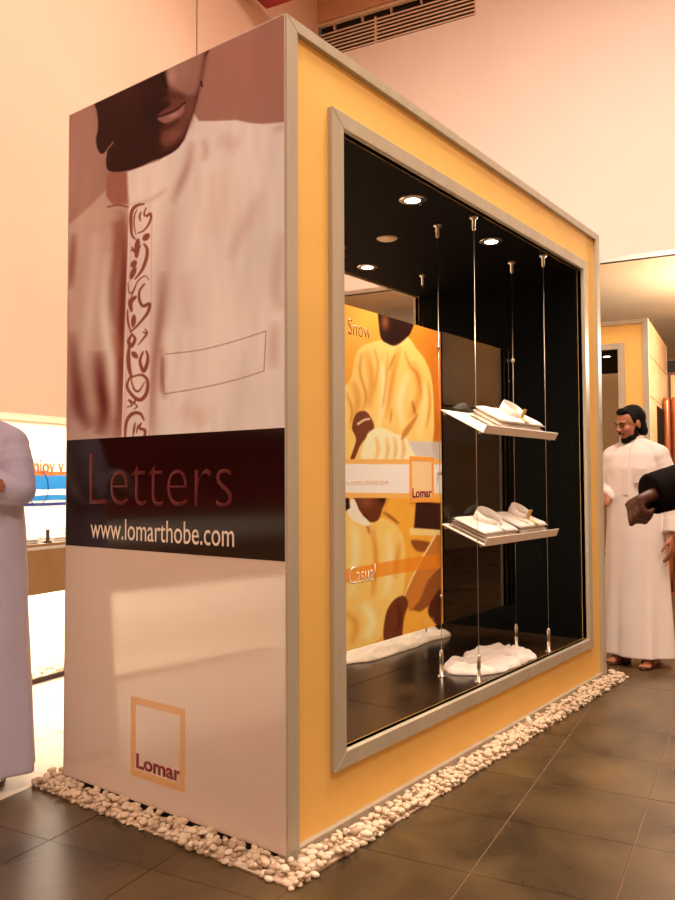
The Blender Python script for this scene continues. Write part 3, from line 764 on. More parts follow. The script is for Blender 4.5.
    k.poly([(384, 640), (386, 614), (394, 600), (404, 596), (408, 604), (404, 618), (402, 636), (398, 645)], (112, 52, 22), 1.0)
    k.poly([(441, 566), (428, 580), (420, 600), (412, 610), (420, 612), (432, 604), (441, 606)], (150, 80, 28), 1.2, smooth=False)
    k.poly([(432, 600), (441, 590), (441, 625), (434, 622), (428, 612)], (84, 36, 16), 1.0)
    k.fold([(398, 604), (400, 620), (396, 634)], 2, (70, 30, 14), 0.6)
    k.fold([(416, 612), (426, 622), (434, 618)], 2, (240, 170, 70), 0.8)
    # see-through orange ribbon
    k.poly([(330, 572), (352, 568), (396, 560), (445, 553), (445, 566), (396, 574), (352, 582), (330, 585)], (240, 130, 24), 0.7, 0.72, smooth=False)
    k.grain(0.01, 0.6, 0.3, 5)
    # white logo band with orange edges
    k.poly([(330, 459), (445, 459.5), (445, 498), (330, 498)], (250, 178, 80), 0.5, smooth=False)
    k.poly([(330, 464), (445, 464.5), (445, 493.5), (330, 492.5)], (255, 240, 204), 0.5, smooth=False)
    k.poly([(358, 478), (366, 465), (386, 465), (376, 476), (372, 492), (362, 492)], (250, 222, 166), 1.5, 0.7, smooth=False)
    return k.c
pm = picture_mesh('poster_print', 'x', -0.2868, 0.62, 1.50, 0.52, 1.96, 0.003, paint_poster, (226, 206, 166), 'poster', None)
def relocal(o, parent):                                       # keep place in the world, hang it under its thing
    o.parent = parent; o.matrix_parent_inverse = Matrix.Translation(parent.location).inverted()
relocal(pm, po)
bd = boxobj('board', (-0.292, -0.2872, 0.62, 1.50, 0.52, 1.96), 'cream_ink'); relocal(bd, po)
for o in (lettering('heading_lettering', 'Snow', (0.725, 0.89, 1.838, 1.905), 'x', -0.2867, 'brown_ink', None, bold=-0.01, thick=0.0002),
          lettering('ribbon_lettering', 'Casual', (0.722, 0.915, 0.79, 0.862), 'x', -0.2867, 'white_ink', None, bold=-0.01, thick=0.0002),
          lettering('address_lettering', 'www.lomarthobe.com', (0.64, 1.02, 1.205, 1.232), 'x', -0.2867, 'tan_ink', None, bold=-0.01, thick=0.0002)):
    relocal(o, po)
cd = boxobj('logo_card', (-0.2866, -0.2855, 1.198, 1.42, 1.118, 1.335), 'cream_ink'); relocal(cd, po)
fr = logo_frame('logo_card_frame', 'x', -0.2855, 1.198, 1.42, 1.118, 1.335, 0.02, 'orange_ink', None, 0.0006); relocal(fr, po)
lt = lettering('logo_lettering', 'Lomar', (1.222, 1.398, 1.14, 1.185), 'x', -0.2855, 'logo_red', None, bold=0.03, thick=0.0008); relocal(lt, po)

gl = tag(boxobj('smoked_glass_panel', (-0.292, -0.286, 1.515, 2.34, 0.52, 1.965), 'smoked'), 'tall smoked glass panel hanging right of the poster, behind the shelves', 'glass panel')

# ------------------------------------------------------------------ tilted shelves and folded garments
def shelf(zf, zb, label):
    """tray between front edge (x=-.055, height zf) and back edge (x=-.288, height zb), running along y"""
    o = empty('display_shelf', (-0.055, 1.485, zf), 0, label, 'shelf', 'tilted shelves hung on the cables')
    dx, dz = -0.226, zb - zf; n = math.hypot(dx, dz); ux, uz = dx / n, dz / n      # up-slope
    nx, nz = uz, -ux
    def pr(name, pts, y0, y1):
        bm = bmesh.new(); prism(bm, [(a, b) for a, b in pts], 'y', y0, y1)
        bmesh.ops.bevel(bm, geom=bm.edges[:], offset=0.001, segments=1, affect='EDGES'); finish(name, bm, 'shelf', o)
    t = 0.006
    pr('tray', [(0, 0), (ux * n, uz * n), (ux * n + nx * t, uz * n + nz * t), (nx * t, nz * t)], 0, 0.885)
    pr('lip', [(0.0005, 0), (0.0005 + nx * 0.044, nz * 0.044), (-ux * 0.005 + nx * 0.044, -uz * 0.005 + nz * 0.044), (-ux * 0.005, -uz * 0.005)], 0, 0.885)
    for y in (0.012, 0.86):
        for s in (0.085, 0.93):
            bm = bmesh.new(); lathe(bm, [(0.003, -0.012), (0.009, -0.009), (0.009, 0.0), (0.004, 0.003)], (ux * n * s, y, uz * n * s - 0.002), 12); finish('cable_clamp', bm, 'steel', o, True)
    mt = Matrix(((0, ux, nx, 0), (1, 0, 0, 0), (0, uz, nz, 0), (0, 0, 0, 1)))
    return o, mt, Vector((-0.055 + nx * t, 1.485, zf + nz * t))
sh_up = shelf(1.447, 1.567, 'upper tilted white shelf holding one folded shirt')
sh_lo = shelf(0.909, 1.003, 'lower tilted white shelf holding two folded shirts')

def slab(bm, w, d, z0, z1, x0=0.0, y0=0.0, seed=0, rx=0.03, amp=0.006):
    """soft folded-cloth layer"""
    n = 14; m = 10
    top = {}; bot = {}
    for i in range(n + 1):
        for j in range(m + 1):
            u = i / n; v = j / m
            x = x0 + (u - 0.5) * w; y = y0 + v * d
            e = min(u, 1 - u) * w; f = min(v, 1 - v) * d
            k = min(1.0, min(e, f) / rx); k = math.sqrt(max(0, 1 - (1 - k) ** 2))
            wob = amp * noise.noise((x * 14 + seed, y * 14, seed * 3.1))
            sidew = amp * 0.8 * noise.noise((x * 9 + seed, y * 9, 7.7))
            mid = (z0 + z1) / 2
            top[i, j] = bm.verts.new((x + sidew, y + sidew, mid + (z1 - mid) * k + wob * k))
            if i in (0, n) or j in (0, m): bot[i, j] = top[i, j]
            else: bot[i, j] = bm.verts.new((x + sidew, y + sidew, mid + (z0 - mid) * k))
    for i in range(n):
        for j in range(m):
            bm.faces.new((top[i, j], top[i + 1, j], top[i + 1, j + 1], top[i, j + 1]))
            q = [bot[i, j], bot[i, j + 1], bot[i + 1, j + 1], bot[i + 1, j]]
            if len(set(q)) == 4:
                try: bm.faces.new(q)
                except ValueError: pass
def folded_shirt(label, w, d, h, matrix, seed, collar=(0.0, 0.15), cr=0.055, gold=False, layers=3, strip=False):
    o = empty('folded_shirt', (0, 0, 0), 0, label, 'shirt', 'folded shirts on display')
    o.matrix_world = matrix
    for k in range(layers):
        bm = bmesh.new()
        slab(bm, w - 0.012 * (k % 2), d - 0.008 * k, h * k / layers, h * (k + 1) / layers + 0.004, random.uniform(-.006, .006), 0.004 + 0.003 * k, seed + k, 0.05, 0.007)
        finish('body' if k == layers - 1 else 'folded_layer', bm, 'cotton', o, True)
    # standing collar: open band, higher at the back
    bm = bmesh.new(); n = 36; rows = []
    for (rr, zz) in ((cr + .004, 0.0), (cr + .006, 0.5), (cr + .002, 1.0), (cr - .003, 1.0), (cr - .001, 0.5), (cr - .001, 0.0)):
        row = []
        for i in range(n + 1):
            a = math.radians(-78) + math.radians(336) * i / n
            hh = 0.046 + 0.014 * math.sin(a)
            r2 = rr * (1 + 0.03 * math.sin(3 * a + seed))
            row.append(bm.verts.new((collar[0] + r2 * 1.12 * math.cos(a), collar[1] + r2 * 0.8 * math.sin(a), h - 0.004 + hh * zz)))
        rows.append(row)
    for a, b in zip(rows, rows[1:] + rows[:1]):
        for i in range(n): bm.faces.new((a[i], a[i + 1], b[i + 1], b[i]))
    for e in (0, n): bm.faces.new([r[e] for r in rows])
    finish('collar', bm, 'cotton', o, True)
    # placket with buttons
    bm = bmesh.new(); box(bm, collar[0] - 0.014, collar[0] + 0.014, 0.008, collar[1] - cr * 0.75, h + 0.002, h + 0.007)
    bmesh.ops.bevel(bm, geom=bm.edges[:], offset=0.002, segments=2, affect='EDGES'); finish('placket', bm, 'gold_thread' if gold else 'cotton', o)
    if gold:
        bm = bmesh.new(); box(bm, -0.018, 0.018, -0.004, 0.004, 0, 0.055, Matrix.Translation((collar[0] + cr * .35, collar[1] - cr * .78, h)))
        bmesh.ops.bevel(bm, geom=bm.edges[:], offset=0.0025, segments=2, affect='EDGES'); finish('collar_tab', bm, 'gold_thread', o)
        for t in (0.018, 0.034):
            bm = bmesh.new(); ellipsoid(bm, (collar[0] + cr * .35, collar[1] - cr * .78 - 0.003, h + t), (0.0035, 0.002, 0.0035), sub=1); finish('button', bm, 'button', o, True)
    if strip:
        bm = bmesh.new(); box(bm, -0.004, 0.004, 0, 0.07, 0, 0.004, Matrix.Translation((collar[0] - 0.085, 0.03, h + 0.004)) @ Matrix.Rotation(0.5, 4, 'Z')); finish('ribbon', bm, 'tan_ink', o)
    return o
def on_shelf(s, y, back=0.008):
    _, mt, org = s
    return Matrix.Translation(org + Vector((0, y - 1.485, 0))) @ mt @ Matrix.Translation((0, back, 0))
folded_shirt('folded white shirt with gold collar tab on the upper shelf', 0.52, 0.215, 0.066, on_shelf(sh_up, 1.96), 1, (0.02, 0.125), 0.07, gold=True)
folded_shirt('folded white shirt with round standing collar on the lower shelf', 0.40, 0.215, 0.052, on_shelf(sh_lo, 1.70), 5, (0.02, 0.125), 0.078)
folded_shirt('folded white shirt with gold tab at the right of the lower shelf', 0.37, 0.215, 0.064, on_shelf(sh_lo, 2.085), 9, (0.02, 0.135), 0.062, gold=True, strip=True)

def pix_z(px, py, z):
    d = CF + CR * ((px - 337.5) / FPX) - CU * ((py - 450) / FPX)
    return CAM + d * ((z - CAM.z) / d.z)
def heap(name, outline, zb, h, seed, m='cotton', parent=None):
    """crumpled garment lying flat: star-shaped outline, ridged top"""
    pts = catmull([(min(p.x, -0.062), p.y) for p in outline], True, 12); c = pts.mean(0)
    pts = np.array([c + (q - c) * (1 + 0.07 * noise.noise((q[0] * 22 + seed, q[1] * 22, 1.5))) for q in pts])
    n = len(pts); K = 30; bm = bmesh.new(); rings = []
    for k in range(1, K + 1):
        t = k / K; ring = []
        for i in range(n):
            x, y = c + (pts[i] - c) * t
            edge = (1 - t)
            prof = min(1.0, edge / 0.25); prof = math.sqrt(max(0, 1 - (1 - prof) ** 2))
            f = noise.noise((x * 7 + seed, y * 7, seed)); r = 1 - abs(noise.noise((x * 11 + 3 * seed, y * 11 - x * 5, seed + 4)))* 2.2
            z = 0.006 + h * prof * (0.5 + 0.3 * f + 0.45 * max(r, -0.5)) + 0.02 * prof * max(0.0, 1 - 3.2 * abs(noise.noise((x * 16 - y * 9 + seed, y * 6 + x * 4, seed * 2))))
            z += 0.012 * prof * max(0.0, 1 - 3.0 * abs(noise.noise((x * 20 - y * 7 + seed, y * 5 + x * 3, seed + 9))))
            ring.append(bm.verts.new((min(x, -0.052), y, zb + max(0.004, z))))
        rings.append(ring)
    top = bm.verts.new((c[0], c[1], zb + h * 0.7))
    for i in range(n): bm.faces.new((top, rings[0][i], rings[0][(i + 1) % n]))
    for a, b in zip(rings, rings[1:]):
        for i in range(n): bm.faces.new((a[i], b[i], b[(i + 1) % n], a[(i + 1) % n]))
    base = [bm.verts.new((v.co.x, v.co.y, zb)) for v in rings[-1]]
    for i in range(n): bm.faces.new((rings[-1][i], base[i], base[(i + 1) % n], rings[-1][(i + 1) % n]))
    bm.faces.new(base[::-1])
    return finish(name, bm, m, parent, True)
ZF = WZ0 - 0.004
o1 = [pix_z(x, y, 0.285) for x, y in ((444, 668), (452, 660), (474, 657), (492, 655), (512, 657), (524, 663), (516, 669), (500, 671), (482, 673), (458, 673))]
cs = empty('crumpled_shirt', o1[3].copy(), 0, 'crumpled white shirt on the dark booth floor below the two shelves', 'shirt', 'crumpled shirts on the booth floor'); cs.location.z = ZF
relocal(heap('body', o1, ZF, 0.014, 2.3), cs)
o2 = [pix_z(x, y, 0.285) for x, y in ((465, 655), (482, 649), (500, 648), (516, 650), (530, 653), (543, 657), (541, 661), (528, 663), (508, 657), (490, 656))]
relocal(heap('sleeve', o2, ZF, 0.018, 8.1), cs)
o3 = [pix_z(x, y, 0.285) for x, y in ((330, 664), (348, 662), (375, 658), (408, 648), (430, 640), (450, 634), (436, 628), (418, 624), (392, 626), (362, 634), (335, 645))]
tag(heap('crumpled_shirt', o3, ZF, 0.014, 5.2), 'long crumpled white shirt on the booth floor beneath the poster', 'shirt', 'crumpled shirts on the booth floor')

# garments on the niche counter
for gy, w, rz, lb in ((1.30, 0.30, 0.1, 'folded white shirt on the brown counter beside the white-robed man'), (1.72, 0.34, -0.15, 'folded white shirt on the brown counter near the booth edge')):
    mt = Matrix.Translation(G(-2.68, gy, 0.822)) @ Matrix.Rotation(TH + math.pi / 2 + rz, 4, 'Z')
    folded_shirt(lb, w, 0.26, 0.04, mt, gy * 7, (0.0, 0.16), 0.05)
cdh = empty('price_card', G(-2.66, 1.45, 0.836), TH + 0.4, 'small dark card standing upright on the brown counter', 'card')
boxobj('card', (-0.004, 0.004, -0.02, 0.02, 0.012, 0.085), 'dark_core', cdh, 0.001); boxobj('foot', (-0.018, 0.018, -0.022, 0.022, 0, 0.012), 'dark_core', cdh, 0.002)
#SECTION5
# ------------------------------------------------------------------ pebble border round the booth
def pebble_mesh(seed, m):
    bm = bmesh.new(); bmesh.ops.create_icosphere(bm, subdivisions=2, radius=1.0)
    rs = random.Random(seed); ax = (1.0, rs.uniform(0.6, 0.85), rs.uniform(0.38, 0.6))
    for v in bm.verts:
        n = 1 + 0.22 * noise.noise(v.co * 1.3 + Vector((seed * 3.7, 0, 0)))
        v.co = Vector((v.co.x * ax[0], v.co.y * ax[1], v.co.z * ax[2])) * n
    me = bpy.data.meshes.new('pebble'); bm.to_mesh(me); bm.free()
    me.materials.append(M[m]); me.polygons.foreach_set('use_smooth', [True] * len(me.polygons))
    return me
PEB = [pebble_mesh(i, ('pebble', 'pebble', 'pebble2', 'pebble3')[i % 4]) for i in range(12)]
rp = random.Random(11)
spots = []
def strip_spots(x0, x1, y0, y1, dens):
    for k in range(int((x1 - x0) * (y1 - y0) * dens)):
        spots.append((rp.uniform(x0, x1), rp.uniform(y0, y1)))
PW = 0.108
strip_spots(0.012, PW, -PW, BL + 0.06, 5200)
strip_spots(-BW - 0.07, 0.012, -PW, -0.008, 5200)
strip_spots(-BW - 0.07, -BW - 0.01, -0.008, 0.5, 4200)
# keep them apart a little: lower layer on the floor, upper layer on top
placed = []; cell = {}
for (x, y) in spots:
    r = rp.uniform(0.011, 0.019) if rp.random() < 0.9 else rp.uniform(0.019, 0.024)
    key = (int(x / 0.03), int(y / 0.03)); hit = 0; deep = False
    for i in (-1, 0, 1):
        for j in (-1, 0, 1):
            for (a, b, c, lv) in cell.get((key[0] + i, key[1] + j), ()):
                q = math.hypot(a - x, b - y)
                if q < 0.62 * (c + r): hit = max(hit, lv + 1)
                if q < 0.3 * (c + r) and lv >= 2: deep = True
    if hit > 2 or deep: continue
    cell.setdefault(key, []).append((x, y, r, hit))
    placed.append((x, y, r, hit))
def peb_matrix(x, y, r, lv):
    z = r * 0.42 + lv * 0.011
    return Matrix.LocRotScale(Vector((x, y, z)), (Matrix.Rotation(rp.uniform(0, 6.28), 3, 'Z') @ Matrix.Rotation(rp.uniform(-.35, .35) * (0.4 + lv), 3, 'X')).to_quaternion(), Vector((r, r, r)))
placed.sort(key=lambda p: math.hypot(p[0] - CAM.x, p[1] - CAM.y))
rest = bmesh.new()
box(rest, 0.0, PW - 0.006, -PW + 0.006, BL + 0.05, 0.0, 0.01); box(rest, -BW - 0.064, 0.0, -PW + 0.006, -0.005, 0.0, 0.01)
for i, (x, y, r, lv) in enumerate(placed):
    mtx = peb_matrix(x, y, r, lv); me = PEB[rp.randrange(12)]
    if i < 299:
        o = bpy.data.objects.new('pebble', me); link(o); o.matrix_world = mtx
        tag(o, 'small rounded cream pebble in the border along the booth base', 'pebble', 'pebbles bordering the booth')
    else:
        n0 = len(rest.verts); rest.from_mesh(me); rest.verts.ensure_lookup_table()
        for v in rest.verts[n0:]: v.co = mtx @ v.co
tag(finish('pebble_border', rest, 'pebble', None, True), 'border of cream pebbles along the far stretches of the booth base', 'pebbles', kind='stuff')
o = bpy.data.objects.new('pebble', PEB[3]); link(o)
o.matrix_world = Matrix.LocRotScale(Vector((0.055, 1.73, 0.046)), Matrix.Rotation(1.2, 3, 'Y').to_quaternion(), Vector((0.03, 0.03, 0.03)))
tag(o, 'largest pale pebble standing upright in the border beside the booth', 'pebble')
# pebbles in front of the niche
rest = bmesh.new()
for k in range(620):
    p = G(rp.uniform(-2.86, -2.575), rp.uniform(-0.4, 3.2)); r = rp.uniform(0.016, 0.03)
    n0 = len(rest.verts); rest.from_mesh(PEB[rp.randrange(12)]); rest.verts.ensure_lookup_table()
    mtx = peb_matrix(p.x, p.y, r, rp.randrange(2))
    for v in rest.verts[n0:]: v.co = mtx @ v.co
tag(finish('pebble_bed', rest, 'pebble3', None, True), 'bed of pale pebbles below the brown counter', 'pebbles', kind='stuff')
tag(gbox('trim_2', (-2.57, -2.555, -2.0, 3.3, 0.0, 0.03), 'dark_core'), kind='structure')

# ------------------------------------------------------------------ people
def hand(bm, wrist, d, nrm, side, curl=0.5, s=1.0, thumb_out=1.0):
    """palm, four fingers and a thumb; d = pointing direction, nrm = back of the hand, side = +1 or -1 for the thumb side"""
    d = Vector(d).normalized(); n = Vector(nrm); n = (n - d * n.dot(d)).normalized(); a = d.cross(n) * side
    W = Vector(wrist)
    for t in (-0.026, -0.009, 0.009, 0.026):
        capsule(bm, [W + a * t * 0.6 * s, W + d * 0.045 * s + a * t * 0.9 * s, W + d * 0.092 * s + a * t * s], [0.017 * s, 0.0165 * s, 0.0125 * s], 10)
    for t, L in ((-0.029, 0.062), (-0.0095, 0.076), (0.0105, 0.083), (0.030, 0.074)):
        p = W + d * 0.09 * s + a * t * s; pts = [p]; ang = 0.15
        for k, f in enumerate((0.45, 0.32, 0.23)):
            ang += curl * (0.75 if k else 0.6)
            p = p + (d * math.cos(ang) - n * math.sin(ang)) * L * f * s; pts.append(p)
        capsule(bm, pts, [0.0098 * s, 0.0093 * s, 0.0085 * s, 0.0072 * s], 9)
    t0 = W + a * 0.024 * s + d * 0.02 * s
    t1 = t0 + (d * 0.6 + a * 0.75 * thumb_out - n * 0.35).normalized() * 0.042 * s
    t2 = t1 + (d * 0.9 + a * 0.25 * thumb_out - n * 0.35).normalized() * 0.032 * s
    t3 = t2 + (d * 0.95 - n * 0.4).normalized() * 0.024 * s
    capsule(bm, [t0, t1, t2, t3], [0.0155 * s, 0.0125 * s, 0.0105 * s, 0.008 * s], 9)

def head_matrix(c, yaw, pitch, roll=0.0):
    return Matrix.Translation(c) @ Matrix.Rotation(yaw, 4, 'Z') @ Matrix.Rotation(pitch, 4, 'X') @ Matrix.Rotation(roll, 4, 'Y')
def head(bm, H):
    E = lambda c, r, rot=None: ellipsoid(bm, (0, 0, 0), r, H @ Matrix.Translation(c) @ (rot if rot is not None else Matrix.Identity(4)), 3)
    E((0, 0.012, 0.035), (0.074, 0.094, 0.086))              # skull
    E((0, -0.02, -0.03), (0.062, 0.068, 0.082))              # face
    E((0, -0.048, -0.088), (0.036, 0.032, 0.028))            # chin
    E((0, -0.02, -0.075), (0.052, 0.052, 0.036))             # jaw
    E((0, -0.072, 0.028), (0.050, 0.018, 0.016))             # brow
    for s in (-1, 1):
        E((s * 0.040, -0.060, -0.018), (0.024, 0.024, 0.022))  # cheek
        E((s * 0.076, 0.012, 0.0), (0.008, 0.019, 0.031), Matrix.Rotation(s * 0.3, 4, 'Z'))  # ear
        E((s * 0.011, -0.092, -0.020), (0.010, 0.012, 0.009))  # nostril
    capsule(bm, [H @ Vector((0, -0.080, 0.022)), H @ Vector((0, -0.094, 0.002)), H @ Vector((0, -0.102, -0.016))], [0.009, 0.010, 0.012], 10)
    E((0, -0.086, -0.046), (0.023, 0.010, 0.007)); E((0, -0.083, -0.058), (0.020, 0.010, 0.008))
def head_details(root, H, beard=True):
    bm = bmesh.new()
    E = lambda c, r: ellipsoid(bm, (0, 0, 0), r, H @ Matrix.Translation(c), 3)
    E((0, 0.030, 0.050), (0.081, 0.094, 0.086)); E((0, 0.052, -0.005), (0.074, 0.060, 0.070)); E((0, -0.038, 0.098), (0.052, 0.038, 0.028))
    for s in (-1, 1): E((s * 0.066, -0.004, 0.045), (0.014, 0.022, 0.040)); E((s * 0.045, 0.06, -0.045), (0.03, 0.032, 0.045))
    for v in bm.verts: v.co += v.co.normalized() * 0.004 * noise.noise(v.co * 45)
    fused('hair', bm, 'hair', root, 0.007, 2)
    for s in (-1, 1):
        bm = bmesh.new(); ellipsoid(bm, (0, 0, 0), (0.0125, 0.007, 0.0055), H @ Matrix.Translation((s * 0.031, -0.0805, 0.006)), 2); finish('eye', bm, 'eye', root, True)
        bm = bmesh.new(); capsule(bm, [H @ Vector((s * 0.013, -0.0905, 0.024)), H @ Vector((s * 0.032, -0.089, 0.031)), H @ Vector((s * 0.052, -0.076, 0.024))], [0.004, 0.0048, 0.003], 8); finish('eyebrow', bm, 'hair', root, True)
    if beard:
        bm = bmesh.new(); E = lambda c, r: ellipsoid(bm, (0, 0, 0), r, H @ Matrix.Translation(c), 3)
        E((0, -0.050, -0.092), (0.041, 0.036, 0.029))
        for s in (-1, 1):
            E((s * 0.036, -0.032, -0.078), (0.026, 0.034, 0.024)); E((s * 0.054, -0.004, -0.045), (0.014, 0.026, 0.036))
        fused('beard', bm, 'hair', root, 0.007, 2)
        bm = bmesh.new(); capsule(bm, [H @ Vector((-0.028, -0.080, -0.050)), H @ Vector((0, -0.0955, -0.036)), H @ Vector((0.028, -0.080, -0.050))], [0.004, 0.0062, 0.004], 8); finish('moustache', bm, 'hair', root, True)

def loft(bm, rings, seg=56, folds=None):
    """rings: (z, cx, cy, rx, ry)"""
    R = []
    for (z, cx, cy, rx, ry) in rings:
        row = []
        for k in range(seg):
            a = 2 * math.pi * k / seg
            f = 1.0 + (folds(a, z) if folds else 0.0)
            row.append(bm.verts.new((cx + rx * f * math.cos(a), cy + ry * f * math.sin(a), z)))
        R.append(row)
    for p, q in zip(R, R[1:]):
        for k in range(seg): bm.faces.new((p[k], p[(k + 1) % seg], q[(k + 1) % seg], q[k]))
    bm.faces.new(R[0][::-1]); bm.faces.new(R[-1])
def interp(tab, n):
    out = []
    for a, b in zip(tab, tab[1:]):
        for k in range(n):
            t = k / n; out.append(tuple(x + (y - x) * t for x, y in zip(a, b)))
    return out + [tab[-1]]
THOBE = [(0.065, 0, 0.0, 0.235, 0.195), (0.12, 0, 0.0, 0.232, 0.19), (0.5, 0, 0.0, 0.212, 0.165), (0.85, 0, 0.0, 0.200, 0.155), (1.02, 0, 0.0, 0.193, 0.145), (1.15, 0, 0.0, 0.188, 0.138),
         (1.30, 0, 0.005, 0.198, 0.135), (1.39, 0, 0.01, 0.192, 0.118), (1.435, 0, 0.012, 0.150, 0.098), (1.47, 0, 0.015, 0.085, 0.078), (1.495, 0, 0.012, 0.064, 0.066)]
def sleeve(bm, pts, radii, seed):
    P = []; R = []
    for a, b, ra, rb in zip(pts, pts[1:], radii, radii[1:]):
        a = Vector(a); b = Vector(b)
        for k in range(12):
            t = k / 12; P.append(a.lerp(b, t)); R.append((ra + (rb - ra) * t) * (1 + 0.045 * math.sin(k * 1.9 + seed) * (0.4 + 0.6 * math.sin(k + seed * 2))))
    P.append(Vector(pts[-1])); R.append(radii[-1])
    tube(bm, P, R, 18)

def robed_person(name, loc, rz, label, arms, H, skin, cloth, seed, hands, collar=True, girth=1.0):
    root = empty(name, loc, rz, label, 'person')
    # body: one continuous skin
    bm = bmesh.new()
    capsule(bm, [(0, 0.01, 0.95), (0, 0.0, 1.12), (0, 0.0, 1.30)], [0.135, 0.115, 0.125], 20)
    capsule(bm, [(-0.13, 0.005, 1.40), (0.13, 0.005, 1.40)], [0.046, 0.046], 14)
    hc = H.translation
    capsule(bm, [(0, 0.012, 1.38), (hc.x * .5, hc.y * .5 + 0.012, 1.50), (hc.x, hc.y + 0.015, hc.z - 0.06)], [0.065, 0.056, 0.055], 16)
    head(bm, H)
    for s in (-1, 1):
        capsule(bm, [(s * 0.085, 0.01, 0.92), (s * 0.09, 0.0, 0.5), (s * 0.095, 0.02, 0.10)], [0.085, 0.055, 0.036], 14)
        capsule(bm, [(s * 0.095, 0.035, 0.045), (s * 0.105, -0.06, 0.035), (s * 0.11, -0.135, 0.030)], [0.034, 0.036, 0.026], 12)
        for k in range(4): capsule(bm, [(s * (0.09 + 0.016 * k), -0.14, 0.026), (s * (0.092 + 0.017 * k), -0.185 + 0.006 * k, 0.023)], [0.012, 0.010], 8)
    for pts, hd in zip(arms, hands):
        capsule(bm, [pts[0] if False else Vector(pts[0]) + Vector((0, 0, -0.03)), pts[1], pts[2]], [0.046, 0.04, 0.028], 14)
        hand(bm, *hd)
    fused('body', bm, skin, root, 0.0062, 2)
    head_details(root, H)
    # robe
    rs = random.Random(seed); ph = [rs.uniform(0, 6.28) for _ in range(6)]
    def folds(a, z):
        low = max(0.0, min(1.0, (1.05 - z) / 0.9)); hi = 1 - low
        return low * (0.05 * math.sin(5 * a + ph[0] + z * 1.2) + 0.04 * math.sin(9 * a + ph[1] - z * 2) + 0.012 * math.sin(15 * a + ph[2])) + hi * (0.010 * math.sin(7 * a + ph[3] + 9 * z) + 0.008 * math.sin(4 * a + ph[4] - 14 * z))
    bm = bmesh.new()
    loft(bm, interp([(r[0], r[1], r[2], r[3] * (1 + (girth - 1) * max(0.0, min(1.0, (1.4 - r[0]) / 0.4))), r[4]) for r in THOBE], 6), 72, folds)
    for s in (-1, 1): capsule(bm, [(0, 0.012, 1.455), (s * 0.085, 0.010, 1.425), (s * 0.165, 0.005, 1.388)], [0.062, 0.060, 0.062], 16)
    for k, pts in enumerate(arms):
        p = [Vector(q) for q in pts]
        w = p[1].lerp(p[2], 0.94)
        q0 = p[0] + Vector((-0.012 if p[0].x > 0 else 0.012, 0, -0.03)); sleeve(bm, [q0, q0.lerp(p[1], 0.4), p[1], w], [0.064, 0.070, 0.064, 0.054], seed + k)
        ellipsoid(bm, p[1], (0.064, 0.064, 0.064)); ellipsoid(bm, q0, (0.066, 0.068, 0.072))
    fused('robe', bm, cloth, root, 0.0075, 4)
    if collar:
        bm = bmesh.new(); n = 40; rows = []
        for (rr, zz) in ((0.066, 1.47), (0.066, 1.525), (0.061, 1.53), (0.060, 1.47)):
            rows.append([bm.verts.new((hc.x * .35 + rr * math.cos(-1.35 + 5.85 * i / n), 0.010 + rr * 1.02 * math.sin(-1.35 + 5.85 * i / n), zz - 0.02 * (0.5 - 0.5 * math.sin(-1.35 + 5.85 * i / n)))) for i in range(n + 1)])
        for a, b in zip(rows, rows[1:] + rows[:1]):
            for i in range(n): bm.faces.new((a[i], a[i + 1], b[i + 1], b[i]))
        for e in (0, n): bm.faces.new([r[e] for r in rows])
        finish('collar', bm, cloth, root, True)
        bm = bmesh.new()
        prof = [(1.47, -0.058), (1.44, -0.092), (1.39, -0.114), (1.30, -0.137), (1.2, -0.140), (1.12, -0.142)]
        for (za, ya), (zb, yb) in zip(prof, prof[1:]):
            vs = [bm.verts.new(q) for q in ((-0.016, ya - .004, za), (0.016, ya - .004, za), (0.016, yb - .004, zb), (-0.016, yb - .004, zb), (-0.016, ya + .012, za), (0.016, ya + .012, za), (0.016, yb + .012, zb), (-0.016, yb + .012, zb))]
            for f in ((0, 1, 2, 3), (7, 6, 5, 4), (0, 4, 5, 1), (1, 5, 6, 2), (2, 6, 7, 3), (3, 7, 4, 0)): bm.faces.new([vs[i] for i in f])
        bmesh.ops.remove_doubles(bm, verts=bm.verts[:], dist=1e-5)
        finish('placket', bm, cloth, root)
        bm = bmesh.new(); box(bm, 0.06, 0.135, -0.148, -0.128, 1.20, 1.29); finish('chest_pocket', bm, cloth, root)
    # sandals
    for s in (-1, 1):
        bm = bmesh.new()
        loft(bm, [(0.0, s * 0.105, -0.06, 0.045, 0.135), (0.012, s * 0.105, -0.06, 0.046, 0.137), (0.016, s * 0.105, -0.06, 0.044, 0.134)], 28); sd = finish('sandal', bm, 'leather', root, True)
        bm = bmesh.new(); tube(bm, [(s * 0.105 + 0.042 * math.cos(t), -0.10, 0.012 + 0.056 * math.sin(t)) for t in [math.pi * k / 12 for k in range(13)]], 0.006, 8, ref=(0, 1, 0)); finish('strap', bm, 'leather', sd, True)
    return root

# man standing behind the booth on the right
p2 = pix_z(639, 663, 0.0)
H2 = head_matrix(Vector((-0.018, -0.025, 1.588)), math.radians(-30), math.radians(12))
robed_person('person', p2, math.radians(-8), 'man in a long white robe with black hair and beard standing right of the booth',
    [[(-0.175, 0.0, 1.40), (-0.235, 0.02, 1.14), (-0.13, -0.22, 1.10)], [(0.175, 0.0, 1.40), (0.245, 0.03, 1.12), (0.25, -0.03, 0.86)]],
    H2, 'skin', 'thobe', 3,
    [((-0.125, -0.23, 1.10), (0.45, -0.85, 0.05), (-0.6, -0.2, 0.75), 1, 0.7), ((0.25, -0.035, 0.845), (0.0, -0.12, -1), (1, 0, 0), 1, 0.35)])
pp = empty('paper_slip', p2 + Matrix.Rotation(math.radians(-8), 3, 'Z') @ Vector((-0.135, -0.285, 1.105)), math.radians(-20), 'small white paper slip in the hand of the bearded man', 'paper')
